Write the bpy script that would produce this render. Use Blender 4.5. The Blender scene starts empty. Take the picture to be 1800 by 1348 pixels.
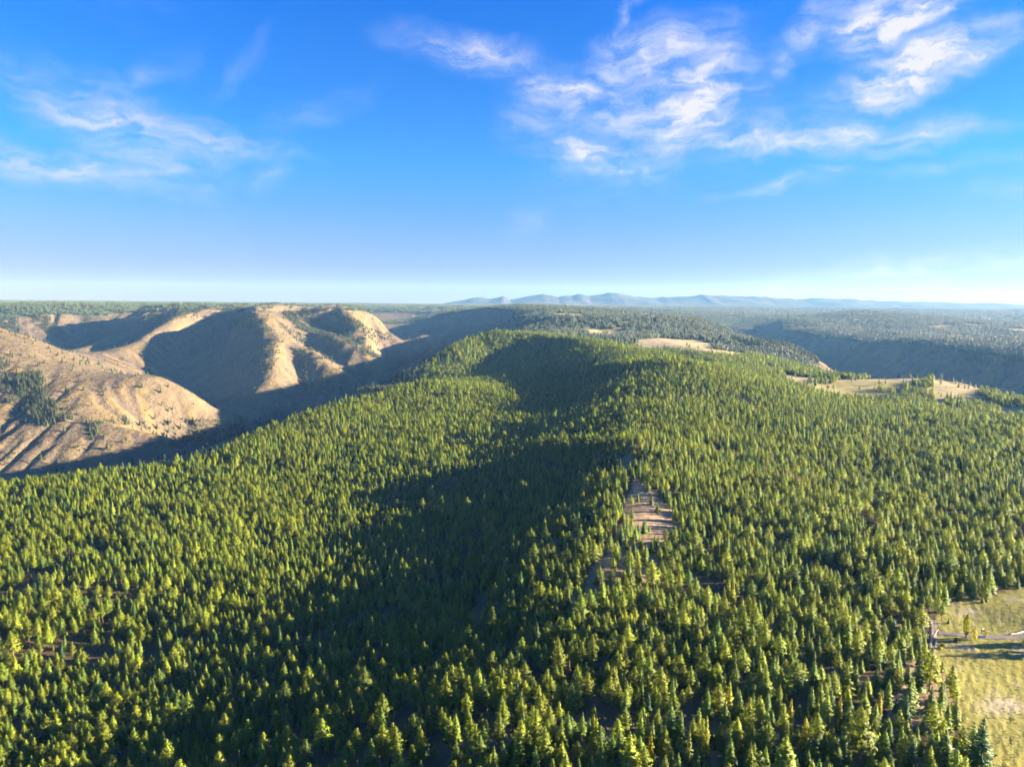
import bpy, math, random
import numpy as np
from mathutils import Matrix, Vector

# ------------------------------------------------------------------ camera, sky, sun, exposure
SC = bpy.context.scene
COL = SC.collection
F_PX, CX, CY = 1200.0, 900.0, 674.0          # lens in photograph pixels (1800 wide)
PITCH, ROLL = math.radians(6.56), math.radians(0.5)
CAM_Z = 520.0                                 # camera altitude above the datum, metres
_right = np.array([1.0, 0, 0]); _up0 = np.array([0, math.sin(PITCH), math.cos(PITCH)])
FWD = np.array([0, math.cos(PITCH), -math.sin(PITCH)])
RGT = _right*math.cos(ROLL) + _up0*math.sin(ROLL)
UPV = _up0*math.cos(ROLL) - _right*math.sin(ROLL)

cam_d = bpy.data.cameras.new('camera'); cam = bpy.data.objects.new('camera', cam_d); COL.objects.link(cam)
cam_d.sensor_fit = 'HORIZONTAL'; cam_d.sensor_width = 36.0; cam_d.lens = 36.0*F_PX/1800.0
cam_d.clip_start = 1.0; cam_d.clip_end = 200000.0
cam.matrix_world = Matrix(((RGT[0], UPV[0], -FWD[0], 0), (RGT[1], UPV[1], -FWD[1], 0),
                           (RGT[2], UPV[2], -FWD[2], CAM_Z), (0, 0, 0, 1)))
SC.camera = cam

SUN_EL, SUN_AZ = math.radians(13.2), math.radians(91.0)   # azimuth clockwise from the view direction (+Y)
sun_dir = Vector((math.sin(SUN_AZ)*math.cos(SUN_EL), math.cos(SUN_AZ)*math.cos(SUN_EL), math.sin(SUN_EL)))
sl = bpy.data.lights.new('sun', 'SUN'); sl.energy = 5.0; sl.angle = math.radians(0.5); sl.color = (1.0, 0.87, 0.66)
so = bpy.data.objects.new('sun', sl); COL.objects.link(so)
so.rotation_euler = (-sun_dir).to_track_quat('-Z', 'Y').to_euler()
so.location = (0, 0, CAM_Z + 500)

SC.view_settings.view_transform = 'Standard'; SC.view_settings.look = 'None'
SC.view_settings.exposure = 2.9; SC.view_settings.gamma = 1.0; SC.view_settings.use_curve_mapping = False
SC.render.engine = 'CYCLES'
cy = SC.cycles
cy.use_denoising = True
cy.denoising_input_passes = 'RGB_ALBEDO_NORMAL'; cy.denoising_prefilter = 'ACCURATE'
cy.max_bounces = 5; cy.diffuse_bounces = 2; cy.glossy_bounces = 1; cy.transmission_bounces = 2
cy.volume_bounces = 0; cy.transparent_max_bounces = 8
cy.caustics_reflective = False; cy.caustics_refractive = False
cy.use_adaptive_sampling = True; cy.adaptive_threshold = 0.01

class NT:
    """small helper to write node trees"""
    def __init__(s, tree): s.t = tree; s.n = tree.nodes; s.l = tree.links
    def node(s, typ, **kw):
        n = s.n.new(typ)
        for k, v in kw.items(): setattr(n, k, v)
        return n
    def link(s, a, b): s.l.new(a, b)
    def val(s, inp, v):
        if hasattr(v, 'is_output') or isinstance(v, bpy.types.NodeSocket): s.link(v, inp)
        else: inp.default_value = v
    def math(s, op, a, b=0.0, clamp=False):
        n = s.node('ShaderNodeMath', operation=op, use_clamp=clamp)
        s.val(n.inputs[0], a); s.val(n.inputs[1], b); return n.outputs[0]
    def noise(s, vec, scale, detail=4, rough=0.55, dist=0.0, dims='3D', out=0):
        n = s.node('ShaderNodeTexNoise', noise_dimensions=dims)
        if vec is not None: s.link(vec, n.inputs['Vector'])
        n.inputs['Scale'].default_value = scale; n.inputs['Detail'].default_value = detail
        n.inputs['Roughness'].default_value = rough; n.inputs['Distortion'].default_value = dist
        return n.outputs[out]
    def maprange(s, v, a, b, c=0.0, d=1.0, interp='SMOOTHSTEP'):
        n = s.node('ShaderNodeMapRange', interpolation_type=interp, clamp=True) if interp == 'LINEAR' else s.node('ShaderNodeMapRange', interpolation_type=interp)
        s.val(n.inputs[0], v)
        for i, q in enumerate((a, b, c, d)): s.val(n.inputs[1+i], q)
        return n.outputs[0]
    def mix(s, fac, a, b, blend='MIX'):
        n = s.node('ShaderNodeMix', data_type='RGBA', blend_type=blend, clamp_factor=True)
        s.val(n.inputs[0], fac); s.val(n.inputs[6], a); s.val(n.inputs[7], b); return n.outputs[2]
    def mapping(s, vec, loc=(0, 0, 0), rot=(0, 0, 0), scale=(1, 1, 1), typ='POINT'):
        n = s.node('ShaderNodeMapping', vector_type=typ); s.link(vec, n.inputs[0])
        n.inputs['Location'].default_value = loc; n.inputs['Rotation'].default_value = rot; n.inputs['Scale'].default_value = scale
        return n.outputs[0]

def ray(u, v):
    d = RGT*(u-CX)/F_PX + UPV*(CY-v)/F_PX + FWD
    return d
def azel(u, v):
    d = ray(u, v); d = d/np.linalg.norm(d)
    return math.atan2(d[0], d[1]), math.asin(d[2])
def unproj(u, v, y):
    d = ray(u, v); return d*(y/d[1]) + np.array([0, 0, CAM_Z])
def project(X, Y, Z):
    Zr = Z-CAM_Z
    w = X*FWD[0]+Y*FWD[1]+Zr*FWD[2]
    w = np.where(w > 1e-3, w, 1e-3)
    a = X*RGT[0]+Y*RGT[1]+Zr*RGT[2]; b = X*UPV[0]+Y*UPV[1]+Zr*UPV[2]
    return CX+F_PX*a/w, CY-F_PX*b/w

def build_world():
    w = bpy.data.worlds.new('World'); SC.world = w; w.use_nodes = True
    n = NT(w.node_tree)
    for k in list(n.n): n.n.remove(k)
    out = n.node('ShaderNodeOutputWorld'); bg = n.node('ShaderNodeBackground')
    n.link(bg.outputs[0], out.inputs[0])
    sky = n.node('ShaderNodeTexSky', sky_type='NISHITA', sun_disc=False)
    sky.sun_elevation = SUN_EL; sky.sun_rotation = SUN_AZ
    sky.altitude = 800; sky.air_density = 1.0; sky.dust_density = 0.15; sky.ozone_density = 2.0
    bg.inputs[1].default_value = 0.05
    tc = n.node('ShaderNodeTexCoord'); sep = n.node('ShaderNodeSeparateXYZ'); n.link(tc.outputs['Generated'], sep.inputs[0])
    az = n.math('ARCTAN2', sep.outputs[0], sep.outputs[1]); el = n.math('ARCSINE', sep.outputs[2])
    # the photograph's deep, polarised blue: one tint by height above the horizon, the same all round
    rp = n.node('ShaderNodeValToRGB'); cr = rp.color_ramp
    stops = [(0.0, (.17, .135, .33)), (.03, (.19, .195, .41)), (.06, (.20, .265, .54)), (.122, (.10, .37, .70)), (.255, (.006, .31, .865)), (1.0, (.085, .34, .72))]
    while len(cr.elements) < len(stops): cr.elements.new(0.5)
    for e, (p, c) in zip(cr.elements, stops): e.position = p; e.color = tuple(q/1.2 for q in c)+(1,)
    n.link(n.math('DIVIDE', n.math('MAXIMUM', el, 0.0), math.pi/2), rp.inputs[0])
    tint = n.node('ShaderNodeVectorMath', operation='MULTIPLY'); n.link(sky.outputs[0], tint.inputs[0]); n.link(rp.outputs[0], tint.inputs[1])
    ts = n.node('ShaderNodeVectorMath', operation='SCALE'); n.link(tint.outputs[0], ts.inputs[0]); ts.inputs['Scale'].default_value = 1.2
    base = ts.outputs[0]
    # clouds, laid out on the dome of directions (azimuth, elevation)
    comb = n.node('ShaderNodeCombineXYZ'); n.link(az, comb.inputs[0]); n.link(el, comb.inputs[1])
    P = comb.outputs[0]
    wn = n.noise(P, 9.0, 5, 0.6, out=1)
    sub = n.node('ShaderNodeVectorMath', operation='SUBTRACT'); n.link(wn, sub.inputs[0]); sub.inputs[1].default_value = (.5, .5, .5)
    mul = n.node('ShaderNodeVectorMath', operation='MULTIPLY'); n.link(sub.outputs[0], mul.inputs[0]); mul.inputs[1].default_value = (.13, .06, 0)
    add = n.node('ShaderNodeVectorMath', operation='ADD'); n.link(P, add.inputs[0]); n.link(mul.outputs[0], add.inputs[1])
    W = add.outputs[0]
    # (u, v) centre in photograph pixels, half-lengths in pixels, tilt in degrees (anticlockwise), weight
    blobs = [(1215, 180, 110, 72, 40, 1.25), (1150, 92, 130, 40, 12, 1.0), (1000, 165, 95, 40, -8, 1.05), (1045, 275, 120, 32, -14, 1.15), (1110, 190, 140, 60, 15, .8), (1270, 250, 120, 30, 10, .8),
             (1330, 250, 180, 26, -3, 1.0), (940, 205, 75, 40, 25, .5), (1160, 230, 190, 90, 20, .5), (1250, 90, 70, 26, 8, .7), (1300, 170, 60, 60, 45, .5),
             (1600, 122, 115, 34, 14, 1.7), (1590, 22, 110, 34, 14, 1.6), (1440, 50, 70, 30, 30, .75), (1375, 110, 26, 34, 30, .7),
             (1540, 232, 160, 26, -2, .95), (1400, 322, 105, 15, 10, .75), (1660, 288, 110, 12, 2, .4), (1770, 332, 60, 12, 5, .45),
             (830, 88, 130, 28, -8, .85), (200, 205, 160, 44, -18, .85), (300, 228, 200, 24, -6, .8), (80, 285, 190, 26, -4, .9), (255, 285, 120, 28, -22, .65),
             (270, 130, 70, 22, 35, .38), (490, 305, 40, 26, 15, .4), (935, 390, 45, 26, 10, .38), (560, 190, 120, 24, 20, .26), (1620, 478, 360, 24, 5, .7), (1790, 430, 60, 10, 5, .5),
             (420, 120, 90, 14, 45, .22), (1110, 30, 14, 40, -15, .5)]
    tot = None
    for (u, v, a, b, t, wt) in blobs:
        A, E = azel(u, v)
        m = n.mapping(W, (A, E, 0), (0, 0, math.radians(t)), (a*1.6/F_PX, b*1.7/F_PX, 1), 'TEXTURE')
        ln = n.node('ShaderNodeVectorMath', operation='LENGTH'); n.link(m, ln.inputs[0])
        g = n.maprange(ln.outputs['Value'], 1.0, 0.0, 0.0, wt)
        tot = g if tot is None else n.math('MAXIMUM', tot, g)
    # faint wisps that go on all round the sky
    wis = n.noise(n.mapping(W, scale=(2.2, 7.0, 1)), 1.0, 3, 0.5)
    wis = n.maprange(wis, 0.54, 0.82, 0.0, 0.32)
    tot = n.math('MAXIMUM', tot, wis)
    fib = n.noise(n.mapping(W, rot=(0, 0, math.radians(-18)), scale=(11, 46, 1)), 1.0, 9, 0.64, 0.35)
    puff = n.noise(n.mapping(W, rot=(0, 0, math.radians(25)), scale=(15, 26, 1)), 1.0, 7, 0.6, 0.15)
    tex = n.math('ADD', n.math('MULTIPLY', fib, 0.55), n.math('MULTIPLY', puff, 0.45))
    tx = n.maprange(tex, 0.36, 0.64, 0.0, 1.0)
    dens = n.math('MULTIPLY', tot, n.math('ADD', 0.20, n.math('MULTIPLY', tx, 1.0)))
    dens = n.maprange(dens, 0.02, 1.12, 0.0, 1.0, 'LINEAR'); dens = n.math('POWER', dens, 1.15)
    ccol = n.mix(dens, (1.45, 1.75, 2.5, 1), (2.3, 2.25, 2.42, 1))
    n.link(n.mix(dens, base, ccol), bg.inputs[0])
    w.cycles.sampling_method = 'MANUAL'; w.cycles.sample_map_resolution = 1024
build_world()

# ------------------------------------------------------------------ helpers
rng = np.random.default_rng(7)
random.seed(7)

def mesh_obj(name, verts, faces, mats, parent=None, smooth=False, midx=None, link=True):
    me = bpy.data.meshes.new(name)
    verts = np.asarray(verts, dtype=np.float32)
    if isinstance(faces, np.ndarray):
        k = faces.shape[1]; nf = len(faces)
        me.vertices.add(len(verts)); me.vertices.foreach_set('co', verts.ravel())
        me.loops.add(nf*k); me.loops.foreach_set('vertex_index', faces.astype(np.int32).ravel())
        me.polygons.add(nf); me.polygons.foreach_set('loop_start', np.arange(0, nf*k, k, dtype=np.int32))
        me.update(calc_edges=True)
    else:
        me.from_pydata([tuple(v) for v in verts], [], faces)
    for m in (mats if isinstance(mats, (list, tuple)) else [mats]): me.materials.append(m)
    if smooth: me.polygons.foreach_set('use_smooth', np.ones(len(me.polygons), dtype=bool))
    if midx is not None: me.polygons.foreach_set('material_index', np.asarray(midx, dtype=np.int32))
    me.update()
    o = bpy.data.objects.new(name, me)
    if link: COL.objects.link(o)
    if parent is not None: o.parent = parent
    return o
def empty(name, loc, rz=0.0, s=1.0):
    o = bpy.data.objects.new(name, None); COL.objects.link(o)
    o.location = loc; o.rotation_euler = (0, 0, rz); o.scale = (s, s, s); o.empty_display_size = 0.5
    return o
def tag(o, label=None, cat=None, group=None, kind=None):
    if label: o['label'] = label
    if cat: o['category'] = cat
    if group: o['group'] = group
    if kind: o['kind'] = kind
    return o

def _hash(ix, iy, seed):
    h = (ix.astype(np.int64)*374761393 + iy.astype(np.int64)*668265263 + seed*1442695041) & 0xffffffff
    h = ((h ^ (h >> 13))*1274126177) & 0xffffffff
    h = h ^ (h >> 16)
    return h
def perlin(x, y, seed=0):
    x0 = np.floor(x); y0 = np.floor(y); fx = x-x0; fy = y-y0
    ux = fx*fx*fx*(fx*(fx*6-15)+10); uy = fy*fy*fy*(fy*(fy*6-15)+10)
    def g(ix, iy, dx, dy):
        a = _hash(ix, iy, seed).astype(np.float64)*(2*math.pi/4294967296.0)
        return np.cos(a)*dx+np.sin(a)*dy
    n00 = g(x0, y0, fx, fy); n10 = g(x0+1, y0, fx-1, fy); n01 = g(x0, y0+1, fx, fy-1); n11 = g(x0+1, y0+1, fx-1, fy-1)
    return ((n00*(1-ux)+n10*ux)*(1-uy)+(n01*(1-ux)+n11*ux)*uy)*1.41
def fbm(x, y, octv=4, seed=0, gain=0.5):
    s = 0; a = 1.0; t = 0
    for i in range(octv):
        s = s+a*perlin(x, y, seed+i*17); t += a; a *= gain; x = x*2.03+5.1; y = y*2.03-3.7
    return s/t
def ridged(x, y, octv=4, seed=0, gain=0.5):
    s = 0; a = 1.0; t = 0
    for i in range(octv):
        s = s+a*(1-np.abs(perlin(x, y, seed+i*31))*2.0); t += a; a *= gain; x = x*2.07+1.3; y = y*2.07+9.2
    return s/t
def smooth(a, b, x):
    t = np.clip((x-a)/(b-a), 0, 1); return t*t*(3-2*t)
def inpoly(u, v, poly):
    p = np.asarray(poly, float); r = np.zeros(np.shape(u), bool)
    j = len(p)-1
    for i in range(len(p)):
        c = ((p[i, 1] > v) != (p[j, 1] > v)) & (u < (p[j, 0]-p[i, 0])*(v-p[i, 1])/(p[j, 1]-p[i, 1]+1e-12)+p[i, 0])
        r ^= c; j = i
    return r

# ------------------------------------------------------------------ the lie of the land
# surveyed points: (pixel column, pixel row, metres forward)
CP = []
def row(v, pts):
    for u, y in pts: CP.append(unproj(u, v, y))
def line(pts, step=1.0):
    for i in range(len(pts)): CP.append(unproj(*pts[i]))
    for a, b in zip(pts[:-1], pts[1:]):
        A, B = unproj(*a), unproj(*b); CP.append((A+B)/2)
row(1348, [(0, 318), (300, 298), (600, 252), (900, 226), (1200, 216), (1500, 213), (1800, 214), (2200, 214), (-400, 310)])
row(1230, [(0, 405), (300, 386), (600, 336), (900, 290), (1200, 276), (1500, 268), (1800, 265), (2200, 262), (-400, 400)])
row(1100, [(-400, 520), (0, 505), (300, 495), (550, 474), (750, 452), (950, 396), (1150, 365), (1400, 353), (1650, 346), (1800, 345), (2200, 340)])
row(1000, [(-400, 640), (0, 620), (300, 612), (600, 595), (800, 564), (950, 494), (1060, 462), (1200, 470), (1400, 470), (1600, 465), (1800, 455), (2200, 445)])
row(900, [(-400, 830), (0, 815), (300, 800), (600, 780), (780, 762), (950, 668), (1090, 583), (1140, 578), (1250, 600), (1400, 615), (1600, 620), (1800, 618), (2300, 610)])
row(840, [(600, 935), (800, 875), (950, 825), (1050, 745), (1110, 675), (1250, 715), (1500, 757), (1800, 757), (2300, 750)])
row(780, [(600, 1150), (800, 1095), (950, 1030), (1040, 945), (1110, 808), (1200, 855), (1400, 915), (1600, 955), (1800, 955), (2400, 950)])
line([(-300, 905, 880), (0, 856, 940), (150, 838, 985), (300, 820, 1030), (390, 798, 1085), (440, 768, 1200), (520, 735, 1310), (600, 708, 1420), (680, 693, 1490), (760, 675, 1580)])
row(720, [(700, 1395), (850, 1400), (1000, 1290), (1150, 1095), (1300, 1150), (1500, 1270), (1700, 1340), (1900, 1350)])
row(680, [(850, 1850), (950, 1770), (1040, 1530), (1100, 1345), (1250, 1290), (1350, 1330)])
row(640, [(785, 2260), (850, 2300), (950, 2200), (1040, 1860), (1100, 1610), (1200, 1500)])
line([(760, 632, 2320), (800, 607, 2400), (840, 594, 2480), (900, 590, 2520), (960, 596, 2470), (1020, 601, 2320), (1060, 607, 2180), (1120, 622, 1900), (1200, 640, 1660), (1290, 660, 1500), (1400, 690, 1430)])
row(614, [(850, 2420), (920, 2400), (1000, 2240)])
# hill's canyon side
for q in [(640, 690, 1900), (700, 662, 2200), (590, 700, 1850), (740, 645, 2300)]: CP.append(unproj(*q))
# left canyon floor
line([(735, 607, 5000), (720, 622, 4500), (690, 645, 3900), (640, 672, 3300), (570, 702, 2900), (500, 725, 2750), (435, 748, 2450)])
for q in [(-1000, 2000, -450), (-1500, 1600, -460), (-1900, 1150, -470), (-2600, 800, -480), (-1000, 1330, -400), (-1500, 1050, -390), (-760, 1480, -380), (-520, 1700, -330), (-420, 2000, -330), (-300, 2400, -300)]:
    CP.append(np.array([q[0], q[1], q[2]+CAM_Z]))
# left grass hill
line([(-250, 520, 2560), (-60, 572, 2420), (0, 592, 2350), (60, 613, 2300), (100, 632, 2270), (170, 652, 2230), (270, 662, 2180), (330, 692, 2170), (380, 718, 2220), (430, 742, 2330)])
line([(0, 848, 1600), (100, 832, 1640), (200, 818, 1690), (300, 798, 1760), (380, 776, 1900)])
line([(0, 715, 1930), (100, 725, 1900), (200, 745, 1870), (300, 765, 1860)])
for q in [(-150, 800, 1700), (-300, 760, 1780), (-300, 650, 2150), (-500, 700, 2000), (-600, 600, 2500)]: CP.append(unproj(*q))
# middle grass hill: spurs and gullies
line([(440, 547, 3750), (470, 565, 3580), (490, 588, 3420), (499, 604, 3320), (494, 640, 3150), (480, 665, 3030), (466, 700, 2860)])
line([(395, 557, 4100), (360, 585, 3980), (335, 620, 3780), (345, 670, 3380), (385, 712, 2960)])
line([(330, 552, 4000), (300, 571, 3850), (260, 592, 3700), (225, 611, 3550), (214, 634, 3350), (250, 660, 3140)])
line([(285, 566, 4150), (240, 593, 3950), (190, 622, 3720)])
line([(262, 562, 4200), (230, 582, 4050), (198, 600, 3850), (160, 613, 3700)])
line([(475, 574, 3560), (510, 597, 3400), (542, 617, 3290), (575, 640, 3210), (605, 662, 3130)])
line([(518, 618, 3350), (528, 650, 3220), (535, 682, 3080)])
line([(515, 560, 3780), (545, 577, 3680), (575, 592, 3560), (605, 610, 3460), (630, 632, 3380), (655, 660, 3230)])
line([(500, 562, 3820), (535, 583, 3720), (565, 612, 3560), (600, 640, 3400)])
line([(570, 546, 4000), (605, 562, 3860), (640, 590, 3680), (662, 612, 3600), (690, 638, 3480)])
line([(575, 570, 3950), (610, 592, 3780), (645, 625, 3560)])
line([(640, 557, 4350), (670, 572, 4250), (700, 590, 4120), (735, 600, 4300)])
for u, v, y in [(250, 541, 4500), (330, 544, 4300), (440, 541, 4050), (540, 541, 4150), (600, 545, 4400), (250, 535, 5600), (450, 536, 5600)]: CP.append(unproj(u, v, y))
# far left hill and side canyon
line([(-200, 542, 4600), (0, 543, 4650), (60, 543, 4650), (110, 544, 4750), (165, 545, 4850), (185, 556, 4800), (203, 568, 4700)])
line([(-200, 600, 4150), (0, 602, 4150), (60, 600, 4200), (110, 595, 4350), (165, 588, 4500)])
for q in [(-2700, 3600, -300), (-2500, 3900, -290), (-2500, 5200, -60), (-3200, 5600, -50)]: CP.append(np.array([q[0], q[1], q[2]+CAM_Z]))
for u, v, y in [(170, 541, 7000), (250, 541, 7200), (210, 566, 6300), (250, 560, 6000), (330, 538, 8000), (100, 536, 8000), (0, 536, 7500), (-300, 536, 7500)]: CP.append(unproj(u, v, y))
# wall across the left canyon (shaded) and the lit bluffs up-canyon
line([(790, 548, 6000), (850, 545, 5200), (920, 549, 4400), (985, 556, 3600)])
for u, v, y in [(800, 585, 4900), (770, 600, 4500), (860, 575, 4300), (940, 572, 3600), (830, 600, 3700), (900, 585, 3300)]: CP.append(unproj(u, v, y))
for u, v, y in [(665, 545, 7200), (700, 578, 6700), (740, 575, 6400), (790, 548, 7000), (720, 556, 7000), (660, 560, 6900), (640, 540, 8200), (760, 540, 9000)]: CP.append(unproj(u, v, y))
# plateau behind the dome
for u, v, y in [(1065, 583, 3150), (1010, 566, 3300), (1090, 562, 3900), (1190, 607, 2520), (1120, 596, 2700), (1250, 618, 2350), (1160, 632, 2120), (1300, 612, 2700),
                (1240, 590, 3100), (1150, 560, 4400), (1060, 552, 5000), (1010, 545, 6000), (1180, 548, 6500), (1000, 541, 9000), (1130, 541, 10000)]: CP.append(unproj(u, v, y))
for q in [(-60, 2700, -124), (0, 2900, -131), (60, 3100, -142), (230, 2650, -150), (400, 2400, -165)]: CP.append(np.array([q[0], q[1], q[2]+CAM_Z]))  # unseen ground past the crest, heightened to throw shade into the left canyon
# right bench, spur and canyon
for u, v, y in [(1370, 660, 1850), (1420, 672, 1680), (1500, 668, 1720), (1560, 668, 1740), (1640, 668, 1760), (1700, 682, 1640), (1725, 692, 1560), (1500, 702, 1470), (1600, 707, 1420),
                (1700, 718, 1380), (1800, 728, 1350), (1300, 640, 2000), (1800, 712, 1500), (1900, 728, 1400), (1450, 664, 2000), (1395, 650, 2150)]: CP.append(unproj(u, v, y))
line([(1330, 600, 2950), (1395, 612, 2780), (1430, 628, 2620), (1455, 646, 2450), (1478, 662, 2280)])
for u, v, y in [(1340, 625, 2500), (1390, 640, 2350), (1420, 652, 2250), (1240, 572, 3700), (1290, 585, 3500)]: CP.append(unproj(u, v, y))
for q in [(1500, 2600, -480), (1430, 3100, -470), (1420, 3700, -450), (1560, 2050, -500), (1620, 1500, -510), (1700, 900, -510), (1420, 4400, -400)]:
    CP.append(np.array([q[0], q[1], q[2]+CAM_Z]))
for u, v, y in [(1600, 660, 3170), (1700, 672, 2775), (1800, 690, 2467), (1520, 655, 3580), (1450, 636, 4036), (1390, 612, 4500), (1340, 594, 5000),
                (1400, 583, 4800), (1470, 597, 4300), (1560, 605, 3750), (1650, 618, 3300), (1720, 630, 3000), (1800, 640, 2700), (1900, 655, 2450), (2100, 690, 2050),
                (1370, 563, 5400), (1300, 572, 6000), (1300, 588, 5600), (1230, 553, 6500), (1260, 575, 5700), (1340, 556, 7000), (1420, 556, 6500),
                (1500, 578, 5000), (1600, 585, 4600), (1700, 590, 4400), (1800, 604, 4000), (1500, 562, 7000), (1650, 565, 6500), (1800, 570, 6000), (2100, 575, 6000),
                (1480, 551, 6000), (1530, 549, 6200)]: CP.append(unproj(u, v, y))
for u in range(-500, 2400, 290):
    e = 536+(u-900)*math.tan(ROLL)
    CP.append(unproj(u, e+2.5, 10500)); CP.append(unproj(u, e+1.2, 14000)); CP.append(unproj(u, e+1.0, 26000)); CP.append(unproj(u, e+1.5, 50000))
for q in [(-1000, -50, -210), (0, -300, -150), (0, 80, -150), (1000, -50, -160), (-2500, -100, -330), (2500, -50, -200), (-6000, 500, -100), (6000, 400, -120), (5000, 2500, -150), (-5000, 2800, -60), (-250, 60, -185), (250, 60, -145), (20000, 200, -20), (-20000, 200, 0)]:
    CP.append(np.array([q[0], q[1], q[2]+CAM_Z]))
CP = np.array(CP)

def polar(X, Y): return np.arctan2(X, Y), np.log(np.sqrt(X*X+Y*Y)+1e-9)
_ca, _cl = polar(CP[:, 0], CP[:, 1])
_c2 = 0.016**2
def _ker(a, l, A, L): return np.sqrt((a[:, None]-A[None, :])**2+(l[:, None]-L[None, :])**2+_c2)
_n = len(CP)
K = _ker(_ca, _cl, _ca, _cl); K += -np.eye(_n)*0.0015
Q = np.stack([np.ones(_n), _ca, _cl], 1)
Am = np.block([[K, Q], [Q.T, np.zeros((3, 3))]])
SOL = np.linalg.solve(Am, np.concatenate([CP[:, 2], np.zeros(3)]))
def rbf(az, lr):
    out = np.empty(az.size); a = az.ravel(); l = lr.ravel()
    A = _ca.astype(np.float32); L = _cl.astype(np.float32); S = SOL[:_n].astype(np.float32)
    for i in range(0, a.size, 20000):
        j = slice(i, i+20000)
        k = (a[j, None].astype(np.float32)-A)**2; k += (l[j, None].astype(np.float32)-L)**2; k += np.float32(_c2); np.sqrt(k, out=k)
        out[j] = k@S+SOL[_n]+SOL[_n+1]*a[j]+SOL[_n+2]*l[j]
    return out.reshape(az.shape)

AZV = np.concatenate([np.radians(np.linspace(-180, -62, 50, endpoint=False)), np.radians(np.linspace(-62, 62, 860)), np.radians(np.linspace(62, 180, 51))[1:]])
RV = np.concatenate([np.geomspace(60, 1300, 170, endpoint=False), np.geomspace(1300, 5600, 330, endpoint=False), np.geomspace(5600, 27000, 110)])
NA, NR = len(AZV), len(RV)
AZ, RR = np.meshgrid(AZV, RV, indexing='ij')
GX, GY = RR*np.sin(AZ), RR*np.cos(AZ)
GZ = rbf(np.clip(AZ, -2.2, 2.2), np.log(RR))
back = smooth(math.radians(95), math.radians(135), np.abs(AZ))
GZ = GZ*(1-back) + back*(CAM_Z-165+18*fbm(GX/900, GY/900, 3, 5))
# slope of the smooth form
def grad(Zm):
    dr = np.gradient(Zm, axis=1)/np.gradient(RR, axis=1)
    da = np.gradient(Zm, axis=0)/(np.gradient(AZ, axis=0)*RR)
    return dr, da
_dr, _da = grad(GZ); SLOPE0 = np.sqrt(_dr**2+_da**2)
steep = smooth(0.16, 0.42, SLOPE0)*smooth(1150, 1700, RR)
fade = 1-smooth(9000, 15000, RR)
rel = ridged(GX/420+0.3*perlin(GX/300, GY/300, 3), GY/420, 5, 11, 0.52)
GZ = GZ + steep*fade*(rel-0.35)*20
# ribs running down the right canyon's far wall: along-strike coordinate
strike = (GX*0.86-GY*0.5)
rwall = steep*smooth(1000, 1300, GX)*smooth(2300, 2700, GY)*(1-smooth(5200, 6000, GY))
GZ = GZ + rwall*((ridged(strike/230, (GX*0.5+GY*0.86)/1500, 3, 41, 0.45)-0.4)*30)
GZ = GZ + (1-steep)*fade*(fbm(GX/300, GY/300, 4, 21)*np.clip(RR/260, 1.0, 14.0)*smooth(400, 900, RR) + 0.5*fbm(GX/60, GY/60, 3, 23))
GZ = GZ + steep*fade*fbm(GX/45, GY/45, 3, 27)*3.0
GZ += smooth(230, 420, RR)*(1-smooth(1000, 1500, RR))*9.0*fbm(GX/210, GY/210, 3, 33)
GZ += (1-fade)*fbm(GX/2500, GY/2500, 4, 29)*25
def gsample(X, Y, field):
    a, l = np.arctan2(X, Y), np.sqrt(X*X+Y*Y)
    ia = np.interp(a, AZV, np.arange(NA)); ir = np.interp(l, RV, np.arange(NR))
    i0 = np.clip(ia.astype(int), 0, NA-2); j0 = np.clip(ir.astype(int), 0, NR-2); fa = ia-i0; fr = ir-j0
    return (field[i0, j0]*(1-fa)*(1-fr)+field[i0+1, j0]*fa*(1-fr)+field[i0, j0+1]*(1-fa)*fr+field[i0+1, j0+1]*fa*fr)
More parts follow.
